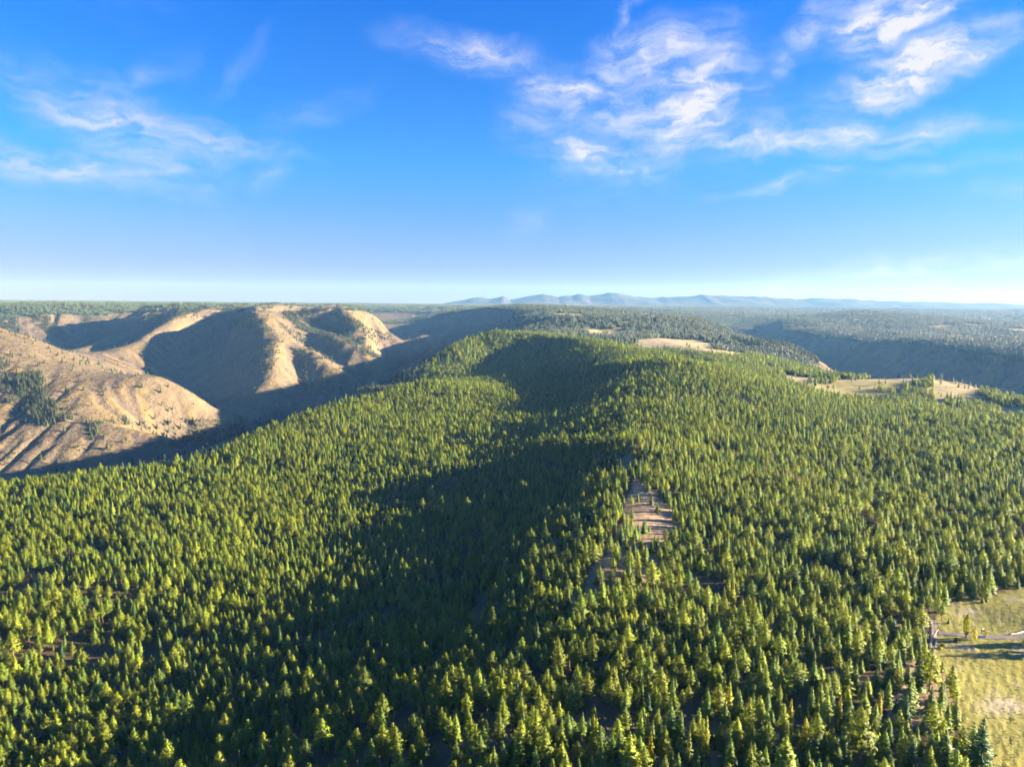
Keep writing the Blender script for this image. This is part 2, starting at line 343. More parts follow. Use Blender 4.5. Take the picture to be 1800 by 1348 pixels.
def erode(x0, x1, y0, y1, cell, iters, kc, maxcut):
    """running water cuts gullies into the canyon sides; returns the change of height on the land grid"""
    xs = np.arange(x0, x1, cell); ys = np.arange(y0, y1, cell); nx, ny = len(xs), len(ys)
    XX, YY = np.meshgrid(xs, ys, indexing='ij'); Z0 = gsample(XX, YY, GZ); Zc = Z0+3.6*fbm(XX/30, YY/30, 3, 201)
    ids = np.arange(nx*ny).reshape(nx, ny); offs = [(1, 0), (-1, 0), (0, 1), (0, -1), (1, 1), (1, -1), (-1, 1), (-1, -1)]
    for it in range(iters):
        best = np.zeros((nx, ny)); rc = ids.copy()
        for dx, dy in offs:
            nb = np.full((nx, ny), 1e9); nid = ids.copy()
            sx = slice(max(0, -dx), nx-max(0, dx)); sy = slice(max(0, -dy), ny-max(0, dy)); tx = slice(max(0, dx), nx-max(0, -dx)); ty = slice(max(0, dy), ny-max(0, -dy))
            nb[sx, sy] = Zc[tx, ty]; nid[sx, sy] = ids[tx, ty]
            sl = (Zc-nb)/(cell*math.hypot(dx, dy)); b = sl > best; best[b] = sl[b]; rc[b] = nid[b]
        order = np.argsort(-Zc.ravel()).tolist(); A = [1.0]*(nx*ny); R_ = rc.ravel().tolist()
        for i in order:
            j = R_[i]
            if j != i: A[j] += A[i]
        Ar = np.minimum(np.array(A).reshape(nx, ny)*cell*cell, 6e4)
        cut = kc*np.sqrt(Ar)*np.clip(best, 0, .9)
        Zc = Zc-np.minimum(cut, 6.0)
        lap_ = np.zeros_like(Zc); lap_[1:-1, 1:-1] = Zc[2:, 1:-1]+Zc[:-2, 1:-1]+Zc[1:-1, 2:]+Zc[1:-1, :-2]-4*Zc[1:-1, 1:-1]
        Zc = Zc+.05*lap_
    dz = np.clip(Zc-Z0, -maxcut, 6)
    fx = (GX-x0)/cell; fy = (GY-y0)/cell; ins = (fx > 1) & (fx < nx-2) & (fy > 1) & (fy < ny-2)
    i0 = np.clip(fx.astype(int), 0, nx-2); j0 = np.clip(fy.astype(int), 0, ny-2); a = np.clip(fx-i0, 0, 1); b = np.clip(fy-j0, 0, 1)
    v = dz[i0, j0]*(1-a)*(1-b)+dz[i0+1, j0]*a*(1-b)+dz[i0, j0+1]*(1-a)*b+dz[i0+1, j0+1]*a*b
    edge = np.minimum(np.minimum(fx, nx-fx), np.minimum(fy, ny-fy))*cell
    return np.where(ins, v*smooth(20, 200, edge), 0)
erodable = smooth(0.14, 0.30, SLOPE0)*smooth(1250, 1600, RR)
GZ = GZ + erodable*erode(-3600, 500, 1250, 5300, 11.0, 15, .028, 50)
GZ = GZ + erodable*erode(700, 4600, 1900, 6800, 14.0, 13, .035, 60)
_dr, _da = grad(GZ); SLOPE = np.sqrt(_dr**2+_da**2)

def ground(x, y): return float(gsample(np.array([float(x)]), np.array([float(y)]), GZ)[0])
def hit(u, v, y0=120.0, y1=9000.0):
    """first point where the line of sight through a pixel meets the ground"""
    d = ray(u, v); ys = np.geomspace(y0, y1, 2500)
    X = d[0]/d[1]*ys; Z = d[2]/d[1]*ys+CAM_Z
    below = np.nonzero(Z < gsample(X, ys, GZ))[0]
    k = below[0] if len(below) else len(ys)-1
    return X[k], ys[k], ground(X[k], ys[k])

# ------------------------------------------------------------------ regions of the land
GU, GV = project(GX, GY, GZ)
_front = GY > 20
crest_px = [(-300, 905, 880), (0, 856, 940), (150, 838, 985), (300, 820, 1030), (390, 798, 1085), (440, 768, 1200), (520, 735, 1310), (600, 708, 1420), (670, 694, 1490), (700, 680, 1680), (725, 660, 1950), (750, 640, 2240), (770, 625, 2340), (800, 607, 2420), (840, 594, 2500), (905, 588, 2580)]
_cw = np.array([unproj(*c) for c in crest_px]); _caz, _clr = polar(_cw[:, 0], _cw[:, 1])
_caz = np.concatenate([[-1.6, -1.1], _caz]); _clr = np.concatenate([[math.log(600), math.log(760)], _clr])
def crest_r(az): return np.exp(np.interp(az, _caz, _clr))
AZ_CAN = azel(905, 588)[0]
RWALL = [(1290, 578), (1400, 588), (1480, 604), (1560, 612), (1650, 625), (1720, 640), (1800, 655), (2100, 675), (2100, 760), (1800, 720), (1640, 672), (1500, 670), (1450, 652), (1400, 622), (1330, 604)]
def zones(X, Y, Z, S, U, V):
    """0 wooded hill, 1 bare canyon side, 2 plateau"""
    az, lr = polar(X, Y); R = np.exp(lr)
    z = np.where(R < 2560, 0, 2)
    lim_far = np.where(az < azel(620, 600)[0], 4000.0, 5600.0)
    rim = (V < 547.5) & (Y > 3700)
    left = (az < AZ_CAN) & (R > crest_r(az)) & (R < 5600) & (az > -1.45) & ~rim
    z = np.where(left, 1, z)
    bluff = (S > 0.24) & (Y > 5000) & (Y < 9000) & (X < -100)
    z = np.where(bluff, 1, z)
    right = (X > np.where(Y > 3300, 1250, 780)) & (Y > 1500) & (Y < 7500) & (S > 0.27) & (X < 6000) & (R > 1750)
    z = np.where(right, 1, z)
    z = np.where(inpoly(U, V, RWALL) & (Y > 2200) & (Y < 5200), 1, z)
    return z
FIELDS = [  # outline in photograph pixels, nearest and farthest metres
    ([(1026, 577), (1060, 580), (1106, 574), (1095, 586), (1068, 593), (1036, 590)], 2600, 4200),
    ([(1116, 598), (1160, 594), (1230, 599), (1266, 606), (1250, 613), (1316, 622), (1300, 629), (1250, 625), (1180, 617), (1126, 617)], 2100, 3600),
    ([(1100, 616), (1160, 627), (1232, 635), (1300, 648), (1290, 652), (1225, 643), (1170, 635)], 1750, 2600),
    ([(972, 550), (1030, 552), (1025, 558), (985, 557)], 3000, 7000),
    ([(1095, 566), (1110, 565), (1112, 570), (1096, 571)], 3000, 7000),
    ([(1098, 552), (1118, 552), (1115, 556), (1100, 556)], 3500, 9000),
    ([(1372, 656), (1420, 664), (1500, 667), (1560, 664), (1640, 660), (1722, 682), (1722, 693), (1660, 694), (1600, 708), (1560, 702), (1500, 702), (1440, 692), (1388, 674)], 1300, 2100),
    ([(1600, 690), (1700, 690), (1830, 720), (1830, 745), (1740, 738), (1640, 728)], 1200, 1900),
    ([(1345, 640), (1385, 652), (1372, 656), (1340, 648)], 1700, 2600),
    ([(1690, 590), (1720, 592), (1718, 597), (1692, 595)], 2500, 7000), ([(1765, 575), (1820, 580), (1820, 586), (1775, 582)], 2500, 9000), ([(1690, 568), (1730, 570), (1725, 574), (1695, 572)], 2500, 9000),
]
MEADOW = [(1652, 1068), (1700, 1052), (1730, 1056), (1800, 1032), (1950, 1000), (2500, 960), (2500, 1500), (1790, 1500), (1735, 1360), (1690, 1330), (1682, 1270), (1672, 1220), (1656, 1180), (1648, 1140), (1640, 1120), (1646, 1090)]
def jit(X, Y, px):
    return px*fbm(X/55, Y/55, 2, 61), px*0.5*fbm(X/55, Y/55, 2, 67)
def field_mask(X, Y, U, V):
    m = np.zeros(np.shape(U), bool); ju, jv = jit(X, Y, 5.0)
    for poly, a, b in FIELDS: m |= inpoly(U+ju, V+jv*0.6, poly) & (Y > a) & (Y < b)
    return m
def meadow_mask(X, Y, U, V):
    ju, jv = jit(X, Y, 14.0)
    return inpoly(U+ju, V+jv, MEADOW) & (Y > 100) & (Y < 600)
CLEAR = [([(1113, 842), (1128, 846), (1152, 868), (1198, 905), (1192, 948), (1150, 957), (1112, 937), (1093, 905)], .05),
         ([(1105, 905), (1125, 935), (1155, 955), (1185, 960), (1155, 1020), (1100, 1050), (1030, 1080), (985, 1095), (1003, 1045), (1063, 975)], .30),
         ([(1207, 1010), (1250, 1015), (1285, 1030), (1255, 1062), (1212, 1050)], .06),
         ([(680, 1255), (720, 1250), (740, 1290), (700, 1310)], .06),
         ([(1300, 700), (1345, 715), (1340, 728), (1305, 718)], .25),
         ([(840, 588), (870, 592), (870, 600), (842, 600)], .3), ([(910, 583), (965, 588), (965, 596), (915, 594)], .45),
         ([(1495, 1085), (1585, 1090), (1585, 1125), (1500, 1130)], .5),
         ([(1585, 1170), (1650, 1150), (1672, 1230), (1640, 1290), (1560, 1270)], .42),
         ([(900, 1180), (1010, 1170), (1040, 1230), (930, 1260)], .6), ([(1010, 1210), (1040, 1205), (1060, 1240), (1030, 1250)], .2), ([(1105, 790), (1122, 800), (1130, 846), (1110, 850), (1085, 815)], .38)]
GROVES = [  # trees standing on the bare slopes: outline in pixels, density, near, far
    ([(25, 658), (75, 655), (86, 690), (70, 703), (30, 698)], .55, 1500, 2400), ([(8, 705), (60, 695), (100, 704), (108, 740), (80, 752), (45, 728)], .4, 1400, 2300),
    ([(100, 720), (140, 715), (140, 740), (110, 745)], .15, 1400, 2300), ([(150, 745), (185, 742), (185, 772), (155, 772)], .2, 1400, 2300), ([(0, 640), (18, 640), (18, 690), (0, 690)], .3, 1400, 2400),
    ([(513, 612), (533, 618), (541, 650), (546, 680), (531, 692), (521, 650)], .9, 2600, 3700), ([(474, 588), (499, 604), (494, 640), (474, 655), (440, 660), (430, 642), (462, 615)], .30, 2700, 3700),
    ([(395, 568), (440, 560), (468, 562), (474, 588), (430, 578), (400, 584)], .4, 3000, 4100), ([(497, 548), (545, 545), (556, 560), (585, 582), (602, 608), (560, 592), (520, 578)], .8, 3000, 4300),
    ([(565, 545), (602, 548), (650, 578), (692, 590), (704, 612), (660, 602), (620, 578)], .8, 3000, 4600), ([(573, 575), (600, 566), (622, 590), (652, 610), (668, 632), (640, 624), (608, 602)], .9, 3000, 4300),
    ([(490, 566), (530, 588), (562, 613), (592, 632), (586, 640), (540, 612), (502, 584)], .55, 3000, 4000), ([(555, 615), (590, 628), (590, 640), (556, 630)], .25, 2900, 3800), ([(645, 590), (690, 605), (715, 630), (670, 615)], .35, 3000, 4600),
    ([(0, 545), (30, 548), (36, 580), (30, 602), (0, 598)], .9, 3600, 5200), ([(38, 540), (80, 544), (96, 570), (122, 598), (88, 592), (58, 566)], .85, 3600, 5200), ([(138, 550), (162, 553), (178, 572), (150, 568)], .6, 3600, 5200),
    ([(255, 546), (340, 545), (330, 560), (290, 566), (250, 570)], .4, 3300, 4300), ([(345, 545), (350, 565), (342, 575), (336, 560)], .5, 3300, 4300),
    ([(180, 738), (430, 738), (430, 765), (360, 790)], .12, 1900, 2700), ([(560, 680), (640, 660), (620, 700), (570, 705)], .08, 1500, 3400),
    ([(1270, 575), (1330, 590), (1420, 612), (1440, 640), (1400, 645), (1330, 622), (1290, 608)], .8, 2200, 3800), ([(1400, 636), (1450, 655), (1430, 665), (1380, 655)], .8, 1900, 2800), ([(1500, 596), (1600, 602), (1720, 628), (1800, 640), (1800, 650), (1700, 640), (1580, 612)], .5, 2600, 4400),
    ([(600, 690), (660, 668), (760, 625), (800, 606), (830, 600), (790, 640), (700, 690)], .6, 1500, 2550)]
MEADOW_GROVES = [([(1585, 680), (1640, 694), (1648, 722), (1610, 724), (1583, 704)], .75), ([(1604, 676), (1640, 668), (1642, 682), (1610, 684)], .8), ([(1660, 700), (1700, 706), (1760, 722), (1740, 730), (1690, 720), (1660, 712)], .65),
                 ([(1720, 684), (1780, 694), (1800, 716), (1760, 716), (1722, 698)], .7), ([(1535, 684), (1560, 684), (1560, 690), (1535, 690)], .35), ([(1565, 686), (1580, 687), (1580, 691), (1565, 691)], .35), ([(1500, 660), (1508, 660), (1508, 669), (1500, 669)], .05),
                 ([(1640, 660), (1730, 684), (1725, 688), (1640, 664)], .08), ([(1415, 668), (1475, 668), (1470, 676), (1420, 676)], .22), ([(1640, 716), (1720, 730), (1800, 740), (1640, 730)], .4)]

ZN = zones(GX, GY, GZ, SLOPE0, GU, GV)
FM = field_mask(GX, GY, GU, GV) & _front
MM = meadow_mask(GX, GY, GU, GV) & _front

# surface colour of the ground itself
def mixc(a, b, t): return a*(1-t[..., None])+b*t[..., None]
def C(*c): return np.array(c, float)
n1 = fbm(GX/90, GY/90, 4, 71); n2 = fbm(GX/350, GY/350, 4, 73); n3 = fbm(GX/22, GY/22, 3, 79)
litter = mixc(np.broadcast_to(C(.07, .052, .03), GX.shape+(3,)), C(.12, .09, .052), smooth(-.3, .4, n1+.4*n3))
clr = np.zeros(GX.shape); GUJ = GU+jit(GX, GY, 10.0)[0]
for ci_, (poly, d) in enumerate(CLEAR):
    if ci_ in (2, 3, 9, 10): continue
    clr = np.maximum(clr, (inpoly(GUJ, GV, poly) & (GY > 150) & (GY < 2400))*(1-d))
litter = mixc(litter, C(.36, .25, .145), np.clip(clr+.25*n3, 0, 1)*(clr > 0))
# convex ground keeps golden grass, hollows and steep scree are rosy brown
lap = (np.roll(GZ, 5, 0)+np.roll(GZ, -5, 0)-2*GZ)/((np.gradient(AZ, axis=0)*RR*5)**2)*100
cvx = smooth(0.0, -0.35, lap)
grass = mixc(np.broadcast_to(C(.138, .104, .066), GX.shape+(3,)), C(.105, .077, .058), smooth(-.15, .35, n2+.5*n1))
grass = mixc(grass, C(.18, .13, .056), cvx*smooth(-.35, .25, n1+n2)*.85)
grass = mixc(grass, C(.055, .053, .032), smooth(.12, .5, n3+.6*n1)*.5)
wood = mixc(np.broadcast_to(C(.040, .058, .034), GX.shape+(3,)), C(.085, .095, .05), smooth(-.1, .4, n2+.6*n1))
field = mixc(np.broadcast_to(C(.31, .245, .145), GX.shape+(3,)), C(.265, .225, .09), smooth(-.2, .4, n2))
mead = mixc(np.broadcast_to(C(.245, .222, .060), GX.shape+(3,)), C(.22, .205, .058), smooth(-.3, .6, fbm(GX/30, GY/30, 4, 83)))
mead = mixc(mead, C(.285, .24, .055), smooth(.0, .6, fbm(GX/40+7, GY/40, 3, 89)))
mead = mixc(mead, C(.34, .285, .20), smooth(.22, .5, fbm(GX/18+3, GY/11, 4, 91)))
for u, v, a, b in [(1755, 1243, 34, 13), (1692, 1078, 20, 8), (1795, 1140, 12, 6)]:
    mead = mixc(mead, C(.37, .31, .25), np.clip(1.6*np.exp(-((GU-u)/a)**2-((GV-v)/b)**2)*(0.6+1.2*n3), 0, .6))
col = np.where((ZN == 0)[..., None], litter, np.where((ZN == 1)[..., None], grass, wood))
rise = smooth(2000, 2600, RR)
col = np.where(((ZN == 0) & (RR > 1900))[..., None], mixc(litter, wood, rise), col)
# rims and tablelands beyond: patchy dry openings
opn = smooth(.24, .42, fbm(GX/700, GY/420, 4, 97))*smooth(3500, 5000, RR)*(ZN == 2)
col = mixc(col, C(.25, .19, .11), opn*.75)
rimgrass = ((GV < 547.5) & (GY > 3700) & (GY < 4600) & (GU > 225) & (GU < 620)).astype(float)
col = mixc(col, C(.30, .22, .115), rimgrass*smooth(-.3, 0.1, n2)*.9)
col = np.where(FM[..., None], field, col); col = np.where(MM[..., None], mead, col)
# the hill's own canyon side, drier and browner
oside = (ZN == 1) & (GU > 540) & (GY < 2700) & (GX < 0)
col = np.where(oside[..., None], mixc(grass, C(.17, .12, .09), np.full(GX.shape, .6)), col)
CLEARD = clr

def principled(name, rough=0.9, spec=0.15):
    m = bpy.data.materials.new(name); m.use_nodes = True; n = NT(m.node_tree)
    b = m.node_tree.nodes['Principled BSDF']; b.inputs['Roughness'].default_value = rough; b.inputs['Specular IOR Level'].default_value = spec
    return m, n, b
def ground_mat(name='dry_ground', rugged=False):
    m, n, b = principled(name, 0.95, 0.05)
    at = n.node('ShaderNodeAttribute', attribute_name='col')
    geo = n.node('ShaderNodeNewGeometry'); P = geo.outputs['Position']
    a = n.noise(P, 0.035, 6, 0.62); c = n.noise(P, 0.22, 5, 0.65); d = n.noise(P, 1.1, 4, 0.6)
    k = n.math('ADD', n.math('MULTIPLY', a, 0.45), n.math('ADD', n.math('MULTIPLY', c, 0.35), n.math('MULTIPLY', d, 0.35)))
    br = n.maprange(k, 0.38, 0.78, 0.72, 1.28, 'LINEAR')
    mul = n.node('ShaderNodeVectorMath', operation='SCALE'); n.link(at.outputs['Color'], mul.inputs[0]); n.link(br, mul.inputs['Scale'])
    n.link(mul.outputs[0], b.inputs['Base Color'])
    bp = n.node('ShaderNodeBump'); bp.inputs['Strength'].default_value = 0.9; bp.inputs['Distance'].default_value = 0.6
    hh = n.math('ADD', n.math('MULTIPLY', c, 1.0), n.math('MULTIPLY', d, 0.35)); n.link(hh, bp.inputs['Height']); n.link(bp.outputs[0], b.inputs['Normal'])
    if rugged:   # grass slopes: scree, rock ribs and scrub too small to build
        e = n.noise(P, 0.05, 7, 0.62); g = n.noise(P, 0.016, 6, 0.6, 0.4)
        hh2 = n.math('ADD', n.math('MULTIPLY', hh, 0.6), n.math('MULTIPLY', e, 5.0)); n.link(hh2, bp.inputs['Height']); bp.inputs['Distance'].default_value = 1.6
        scrub = n.maprange(n.math('ADD', n.math('MULTIPLY', e, .6), n.math('MULTIPLY', g, .4)), .56, .64)
        rock = n.maprange(n.math('ADD', n.math('MULTIPLY', c, .5), n.math('MULTIPLY', g, .5)), .575, .63)
        q = n.mix(n.math('MULTIPLY', scrub, .55), mul.outputs[0], (.045, .048, .028, 1)); q = n.mix(n.math('MULTIPLY', rock, .5), q, (.10, .082, .072, 1))
        n.link(q, b.inputs['Base Color'])
    return m
M_GROUND = ground_mat(); M_SLOPE = ground_mat('slope_grass', True)

# faces sorted into named pieces of the land; all cut from the one height grid
def build_land():
    ii, jj = np.meshgrid(np.arange(NA-1), np.arange(NR-1), indexing='ij')
    a = (ii*NR+jj); quads = np.stack([a+NR, a+NR+1, a+1, a], -1)
    code = ZN[:-1, :-1].copy()
    code = np.where(code == 1, np.where(GX[:-1, :-1] > 300, 4, 1), code)
    code = np.where(FM[:-1, :-1], 5, code); code = np.where(MM[:-1, :-1], 3, code)
    names = {0: 'forest_hill', 1: 'canyon_hillside', 2: 'plateau', 3: 'meadow', 4: 'canyon_wall', 5: 'dry_field'}
    V = np.stack([GX, GY, GZ], -1).reshape(-1, 3); CF = col.reshape(-1, 3)
    # shared normals so the pieces meet without a seam
    dX = np.stack([np.gradient(GX, axis=0), np.gradient(GY, axis=0), np.gradient(GZ, axis=0)], -1)
    dR = np.stack([np.gradient(GX, axis=1), np.gradient(GY, axis=1), np.gradient(GZ, axis=1)], -1)
    N = np.cross(dX, dR); N /= np.linalg.norm(N, axis=-1, keepdims=True); N = N.reshape(-1, 3)
    for k, nm in names.items():
        q = quads[code == k]
        if not len(q): continue
        used = np.unique(q); remap = np.zeros(len(V), np.int64); remap[used] = np.arange(len(used))
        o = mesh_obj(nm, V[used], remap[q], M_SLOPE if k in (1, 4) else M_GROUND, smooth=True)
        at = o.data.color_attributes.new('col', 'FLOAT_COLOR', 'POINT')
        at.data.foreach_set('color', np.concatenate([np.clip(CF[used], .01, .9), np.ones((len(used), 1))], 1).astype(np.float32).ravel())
        nn = N[used]; nn = nn*np.sign(nn[:, 2:3]+1e-9)
        o.data.normals_split_custom_set_from_vertices(nn.tolist())
        tag(o, kind='structure')
build_land()

# far mountains: a range with real depth on the skyline
def build_mountains():
    prof = [(740, 538), (795, 531), (820, 525), (848, 522), (862, 525), (884, 520), (897, 527), (912, 523), (930, 520), (952, 516), (968, 519), (980, 522), (992, 519), (1005, 519), (1018, 517), (1032, 521), (1050, 518), (1067, 514), (1090, 515.5), (1120, 520),
            (1148, 524), (1165, 521), (1190, 522), (1230, 518), (1260, 519), (1300, 520), (1345, 521), (1400, 525), (1440, 524), (1500, 526), (1560, 529), (1600, 531), (1640, 530), (1690, 533), (1740, 532), (1800, 536), (1900, 539), (2100, 542)]
    Y0 = 15800.0
    us = np.linspace(730, 2110, 420); vs = np.interp(us, [p[0] for p in prof], [p[1] for p in prof]); vs = vs-2.8*fbm(us/26, us*0+.7, 4, 59)*np.clip((540-vs)/12, 0, 1)
    ns = 44; t = np.linspace(-1, 1, ns)
    X = np.empty((420, ns)); Y = np.empty_like(X); Z = np.empty_like(X)
    for i in range(420):
        p = unproj(us[i], vs[i], Y0)
        foot = CAM_Z-60; Hh = max(p[2]-foot, 10)
        X[i] = p[0]; Y[i] = Y0+t*1900
        r = ridged(np.full(ns, p[0])/950, Y[i]/800, 4, 53)
        sh = (1-np.abs(t))**0.9
        Z[i] = foot+Hh*sh*(1-0.5*np.abs(t)*(1-np.clip(r, -1, 1)))
    V = np.stack([X, Y, Z], -1).reshape(-1, 3)
    ii, jj = np.meshgrid(np.arange(419), np.arange(ns-1), indexing='ij'); a = (ii*ns+jj).ravel()
    m, n, b = principled('mountain_rock', 0.95, 0.05)
    geo = n.node('ShaderNodeNewGeometry')
    k = n.noise(geo.outputs['Position'], 0.0014, 6, 0.6)
    n.link(n.mix(n.maprange(k, .4, .65), (.04, .05, .05, 1), (.085, .08, .07, 1)), b.inputs['Base Color'])
    o = mesh_obj('mountains', V, np.stack([a, a+ns, a+ns+1, a+1], 1), m, smooth=True); tag(o, kind='structure')
build_mountains()

# ------------------------------------------------------------------ trees
def foliage_mat(name, c0, c1, c2, trans=0.22):
    m = bpy.data.materials.new(name); m.use_nodes = True; n = NT(m.node_tree)
    b = n.n['Principled BSDF']; out = n.n['Material Output']
    oi = n.node('ShaderNodeObjectInfo'); geo = n.node('ShaderNodeNewGeometry')
    r = oi.outputs['Random']
    c = n.mix(n.maprange(r, 0.0, 0.7, interp='LINEAR'), c0, c1)
    c = n.mix(n.maprange(r, 0.72, 1.0, interp='LINEAR'), c, c2)
    wv = n.node('ShaderNodeTexWhiteNoise', noise_dimensions='1D'); n.link(r, wv.inputs['W'])
    big = n.noise(geo.outputs['Position'], 0.011, 3, 0.6)
    c = n.mix(n.maprange(big, .48, .72, 0, .55), c, c1)
    nz = n.noise(geo.outputs['Position'], 1.3, 3, 0.6)
    sc = n.node('ShaderNodeVectorMath', operation='SCALE'); n.link(c, sc.inputs[0]); n.link(n.math('MULTIPLY', n.maprange(nz, .3, .7, .55, 1.45, 'LINEAR'), n.maprange(wv.outputs['Value'], 0, 1, .68, 1.3, 'LINEAR')), sc.inputs['Scale'])
    n.link(sc.outputs[0], b.inputs['Base Color']); b.inputs['Roughness'].default_value = 0.6; b.inputs['Specular IOR Level'].default_value = 0.25
    tr = n.node('ShaderNodeBsdfTranslucent'); n.link(sc.outputs[0], tr.inputs[0])
    mx = n.node('ShaderNodeMixShader'); mx.inputs[0].default_value = trans
    n.link(b.outputs[0], mx.inputs[1]); n.link(tr.outputs[0], mx.inputs[2]); n.link(mx.outputs[0], out.inputs[0])
    return m
def bark_mat(name, a, bb):
    m, n, b = principled(name, 0.9, 0.1)
    geo = n.node('ShaderNodeNewGeometry')
    n.link(n.mix(n.noise(geo.outputs['Position'], 2.0, 4, .6), a, bb), b.inputs['Base Color'])
    return m
M_PINE = foliage_mat('pine_needles', (.140, .195, .015, 1), (.198, .225, .014, 1), (.078, .140, .022, 1), .45)
M_FIR = foliage_mat('fir_needles', (.085, .152, .020, 1), (.142, .195, .017, 1), (.045, .105, .036, 1), .42)
M_LARCH = foliage_mat('larch_needles', (.24, .25, .010, 1), (.30, .26, .010, 1), (.17, .23, .010, 1), .4)
M_DEAD = foliage_mat('dead_needles', (.27, .115, .050, 1), (.22, .115, .065, 1), (.32, .15, .05, 1), .25)
M_POPLAR = foliage_mat('poplar_leaves', (.36, .40, .010, 1), (.40, .39, .010, 1), (.32, .38, .010, 1), .45)
M_YELLOW = foliage_mat('yellow_leaves', (.40, .34, .012, 1), (.38, .33, .012, 1), (.36, .33, .02, 1), .35)
M_SHRUB = foliage_mat('shrub_leaves', (.045, .060, .026, 1), (.075, .080, .035, 1), (.10, .085, .05, 1), .15)
M_FAR = foliage_mat('far_needles', (.045, .066, .030, 1), (.068, .085, .032, 1), (.034, .055, .034, 1), .15)
M_BARK = bark_mat('pine_bark', (.10, .062, .04, 1), (.20, .115, .07, 1))
M_GREY = bark_mat('grey_bark', (.14, .125, .11, 1), (.24, .22, .20, 1))

def trunk_geo(h, r, rs, sides=6, lean=0.02):
    zs = [0, .04, .3, .6, .85, .97]; rad = [1.35, 1.0, .82, .55, .28, .06]
    V = []; Fc = []
    ox = rs.uniform(-lean, lean); oy = rs.uniform(-lean, lean)
    for k, (z, q) in enumerate(zip(zs, rad)):
        for s in range(sides):
            a = 2*math.pi*s/sides
            V.append((ox*h*z*z+math.cos(a)*r*q, oy*h*z*z+math.sin(a)*r*q, h*z))
    for k in range(len(zs)-1):
        for s in range(sides):
            t = (s+1) % sides
            Fc.append((k*sides+s, k*sides+t, (k+1)*sides+t, (k+1)*sides+s))
    return V, Fc
def limbs_geo(h, r, rs, n, lo=.35, ln=1.0):
    """bare limbs: thin three-sided spikes"""
    V = []; Fc = []
    for i in range(n):
        z = h*rs.uniform(lo, .92); a = rs.uniform(0, 2*math.pi); L = ln*(1.25-z/h)*rs.uniform(.6, 1.2); w = .05*h/15
        d = np.array([math.cos(a), math.sin(a), rs.uniform(-.1, .35)]); p = np.array([-math.sin(a), math.cos(a), 0])
        b = len(V); o = np.array([0, 0, z])
        V += [tuple(o+p*w), tuple(o-p*w), tuple(o+np.array([0, 0, w*2])), tuple(o+d*L)]
        Fc += [(b, b+1, b+3), (b+1, b+2, b+3), (b+2, b, b+3)]
    return V, Fc
class Tri:
    def __init__(s): s.V = []; s.F = []
    def kite(s, base, tip, side, w, sag, mid=.6):
        base, tip = np.asarray(base), np.asarray(tip)
        m = base+(tip-base)*mid; b = len(s.V); dn = np.array([0, 0, -sag])
        s.V += [tuple(base), tuple(m+side*w+dn), tuple(tip), tuple(m-side*w+dn)]
        s.F += [(b, b+1, b+2), (b, b+2, b+3)]
    def tuft(s, c, nrm, size, rs):
        nrm = nrm/np.linalg.norm(nrm)
        t = np.cross(nrm, rs.normal(size=3)); t /= np.linalg.norm(t)+1e-9; q = np.cross(nrm, t); b = len(s.V)
        a = size*rs.uniform(.7, 1.3); c2 = size*rs.uniform(.5, .9)
        s.V += [tuple(c-t*a*.5-q*c2*.4), tuple(c+t*a*.5-q*c2*.4-nrm*.1*size), tuple(c+q*c2*.9+nrm*.15*size), tuple(c-t*a*.3+q*c2*.3)]
        s.F += [(b, b+1, b+2), (b, b+2, b+3)]
def fir_crown(h, r, rs, levels=24, lo=.1, power=.9, per=(6, 9), droop=.28):
    g = Tri()
    for k in range(levels):
        t = lo+(1-lo)*(k+rs.uniform(0, .7))/levels
        R = r*((1-t)/(1-lo))**power*rs.uniform(.8, 1.15)+.12
        nb = rs.integers(per[0], per[1]+1) if t < .8 else 5
        a0 = rs.uniform(0, 7)
        for i in range(nb):
            a = a0+2*math.pi*(i+rs.uniform(-.35, .35))/nb; L = R*rs.uniform(.7, 1.2)
            d = np.array([math.cos(a), math.sin(a), 0]); sd = np.array([-math.sin(a), math.cos(a), 0])
            z = h*t+rs.uniform(-.02, .02)*h
            base = np.array([0, 0, z+.10*L])+d*L*.08; dr = droop*rs.uniform(.3, 1.5)*L*(1.1-t)
            tip = np.array([0, 0, z-dr])+d*L
            w = (.30*L+.14)*rs.uniform(.7, 1.2)
            g.kite(base, tip, sd, w, .12*L+.05)
            for q in range(3):
                f = rs.uniform(.45, 1.0); c = base+(tip-base)*f+sd*rs.uniform(-1, 1)*w*.8+np.array([0, 0, .05])
                g.tuft(c, d*.8+np.array([0, 0, .65])+rs.normal(size=3)*.45, .28+.13*L, rs)
    g.kite((0, 0, h*.93), (0, 0, h*1.03), np.array([1., 0, 0]), .12, 0); g.kite((0, 0, h*.93), (0, 0, h*1.03), np.array([0, 1., 0]), .12, 0)
    return g.V, g.F
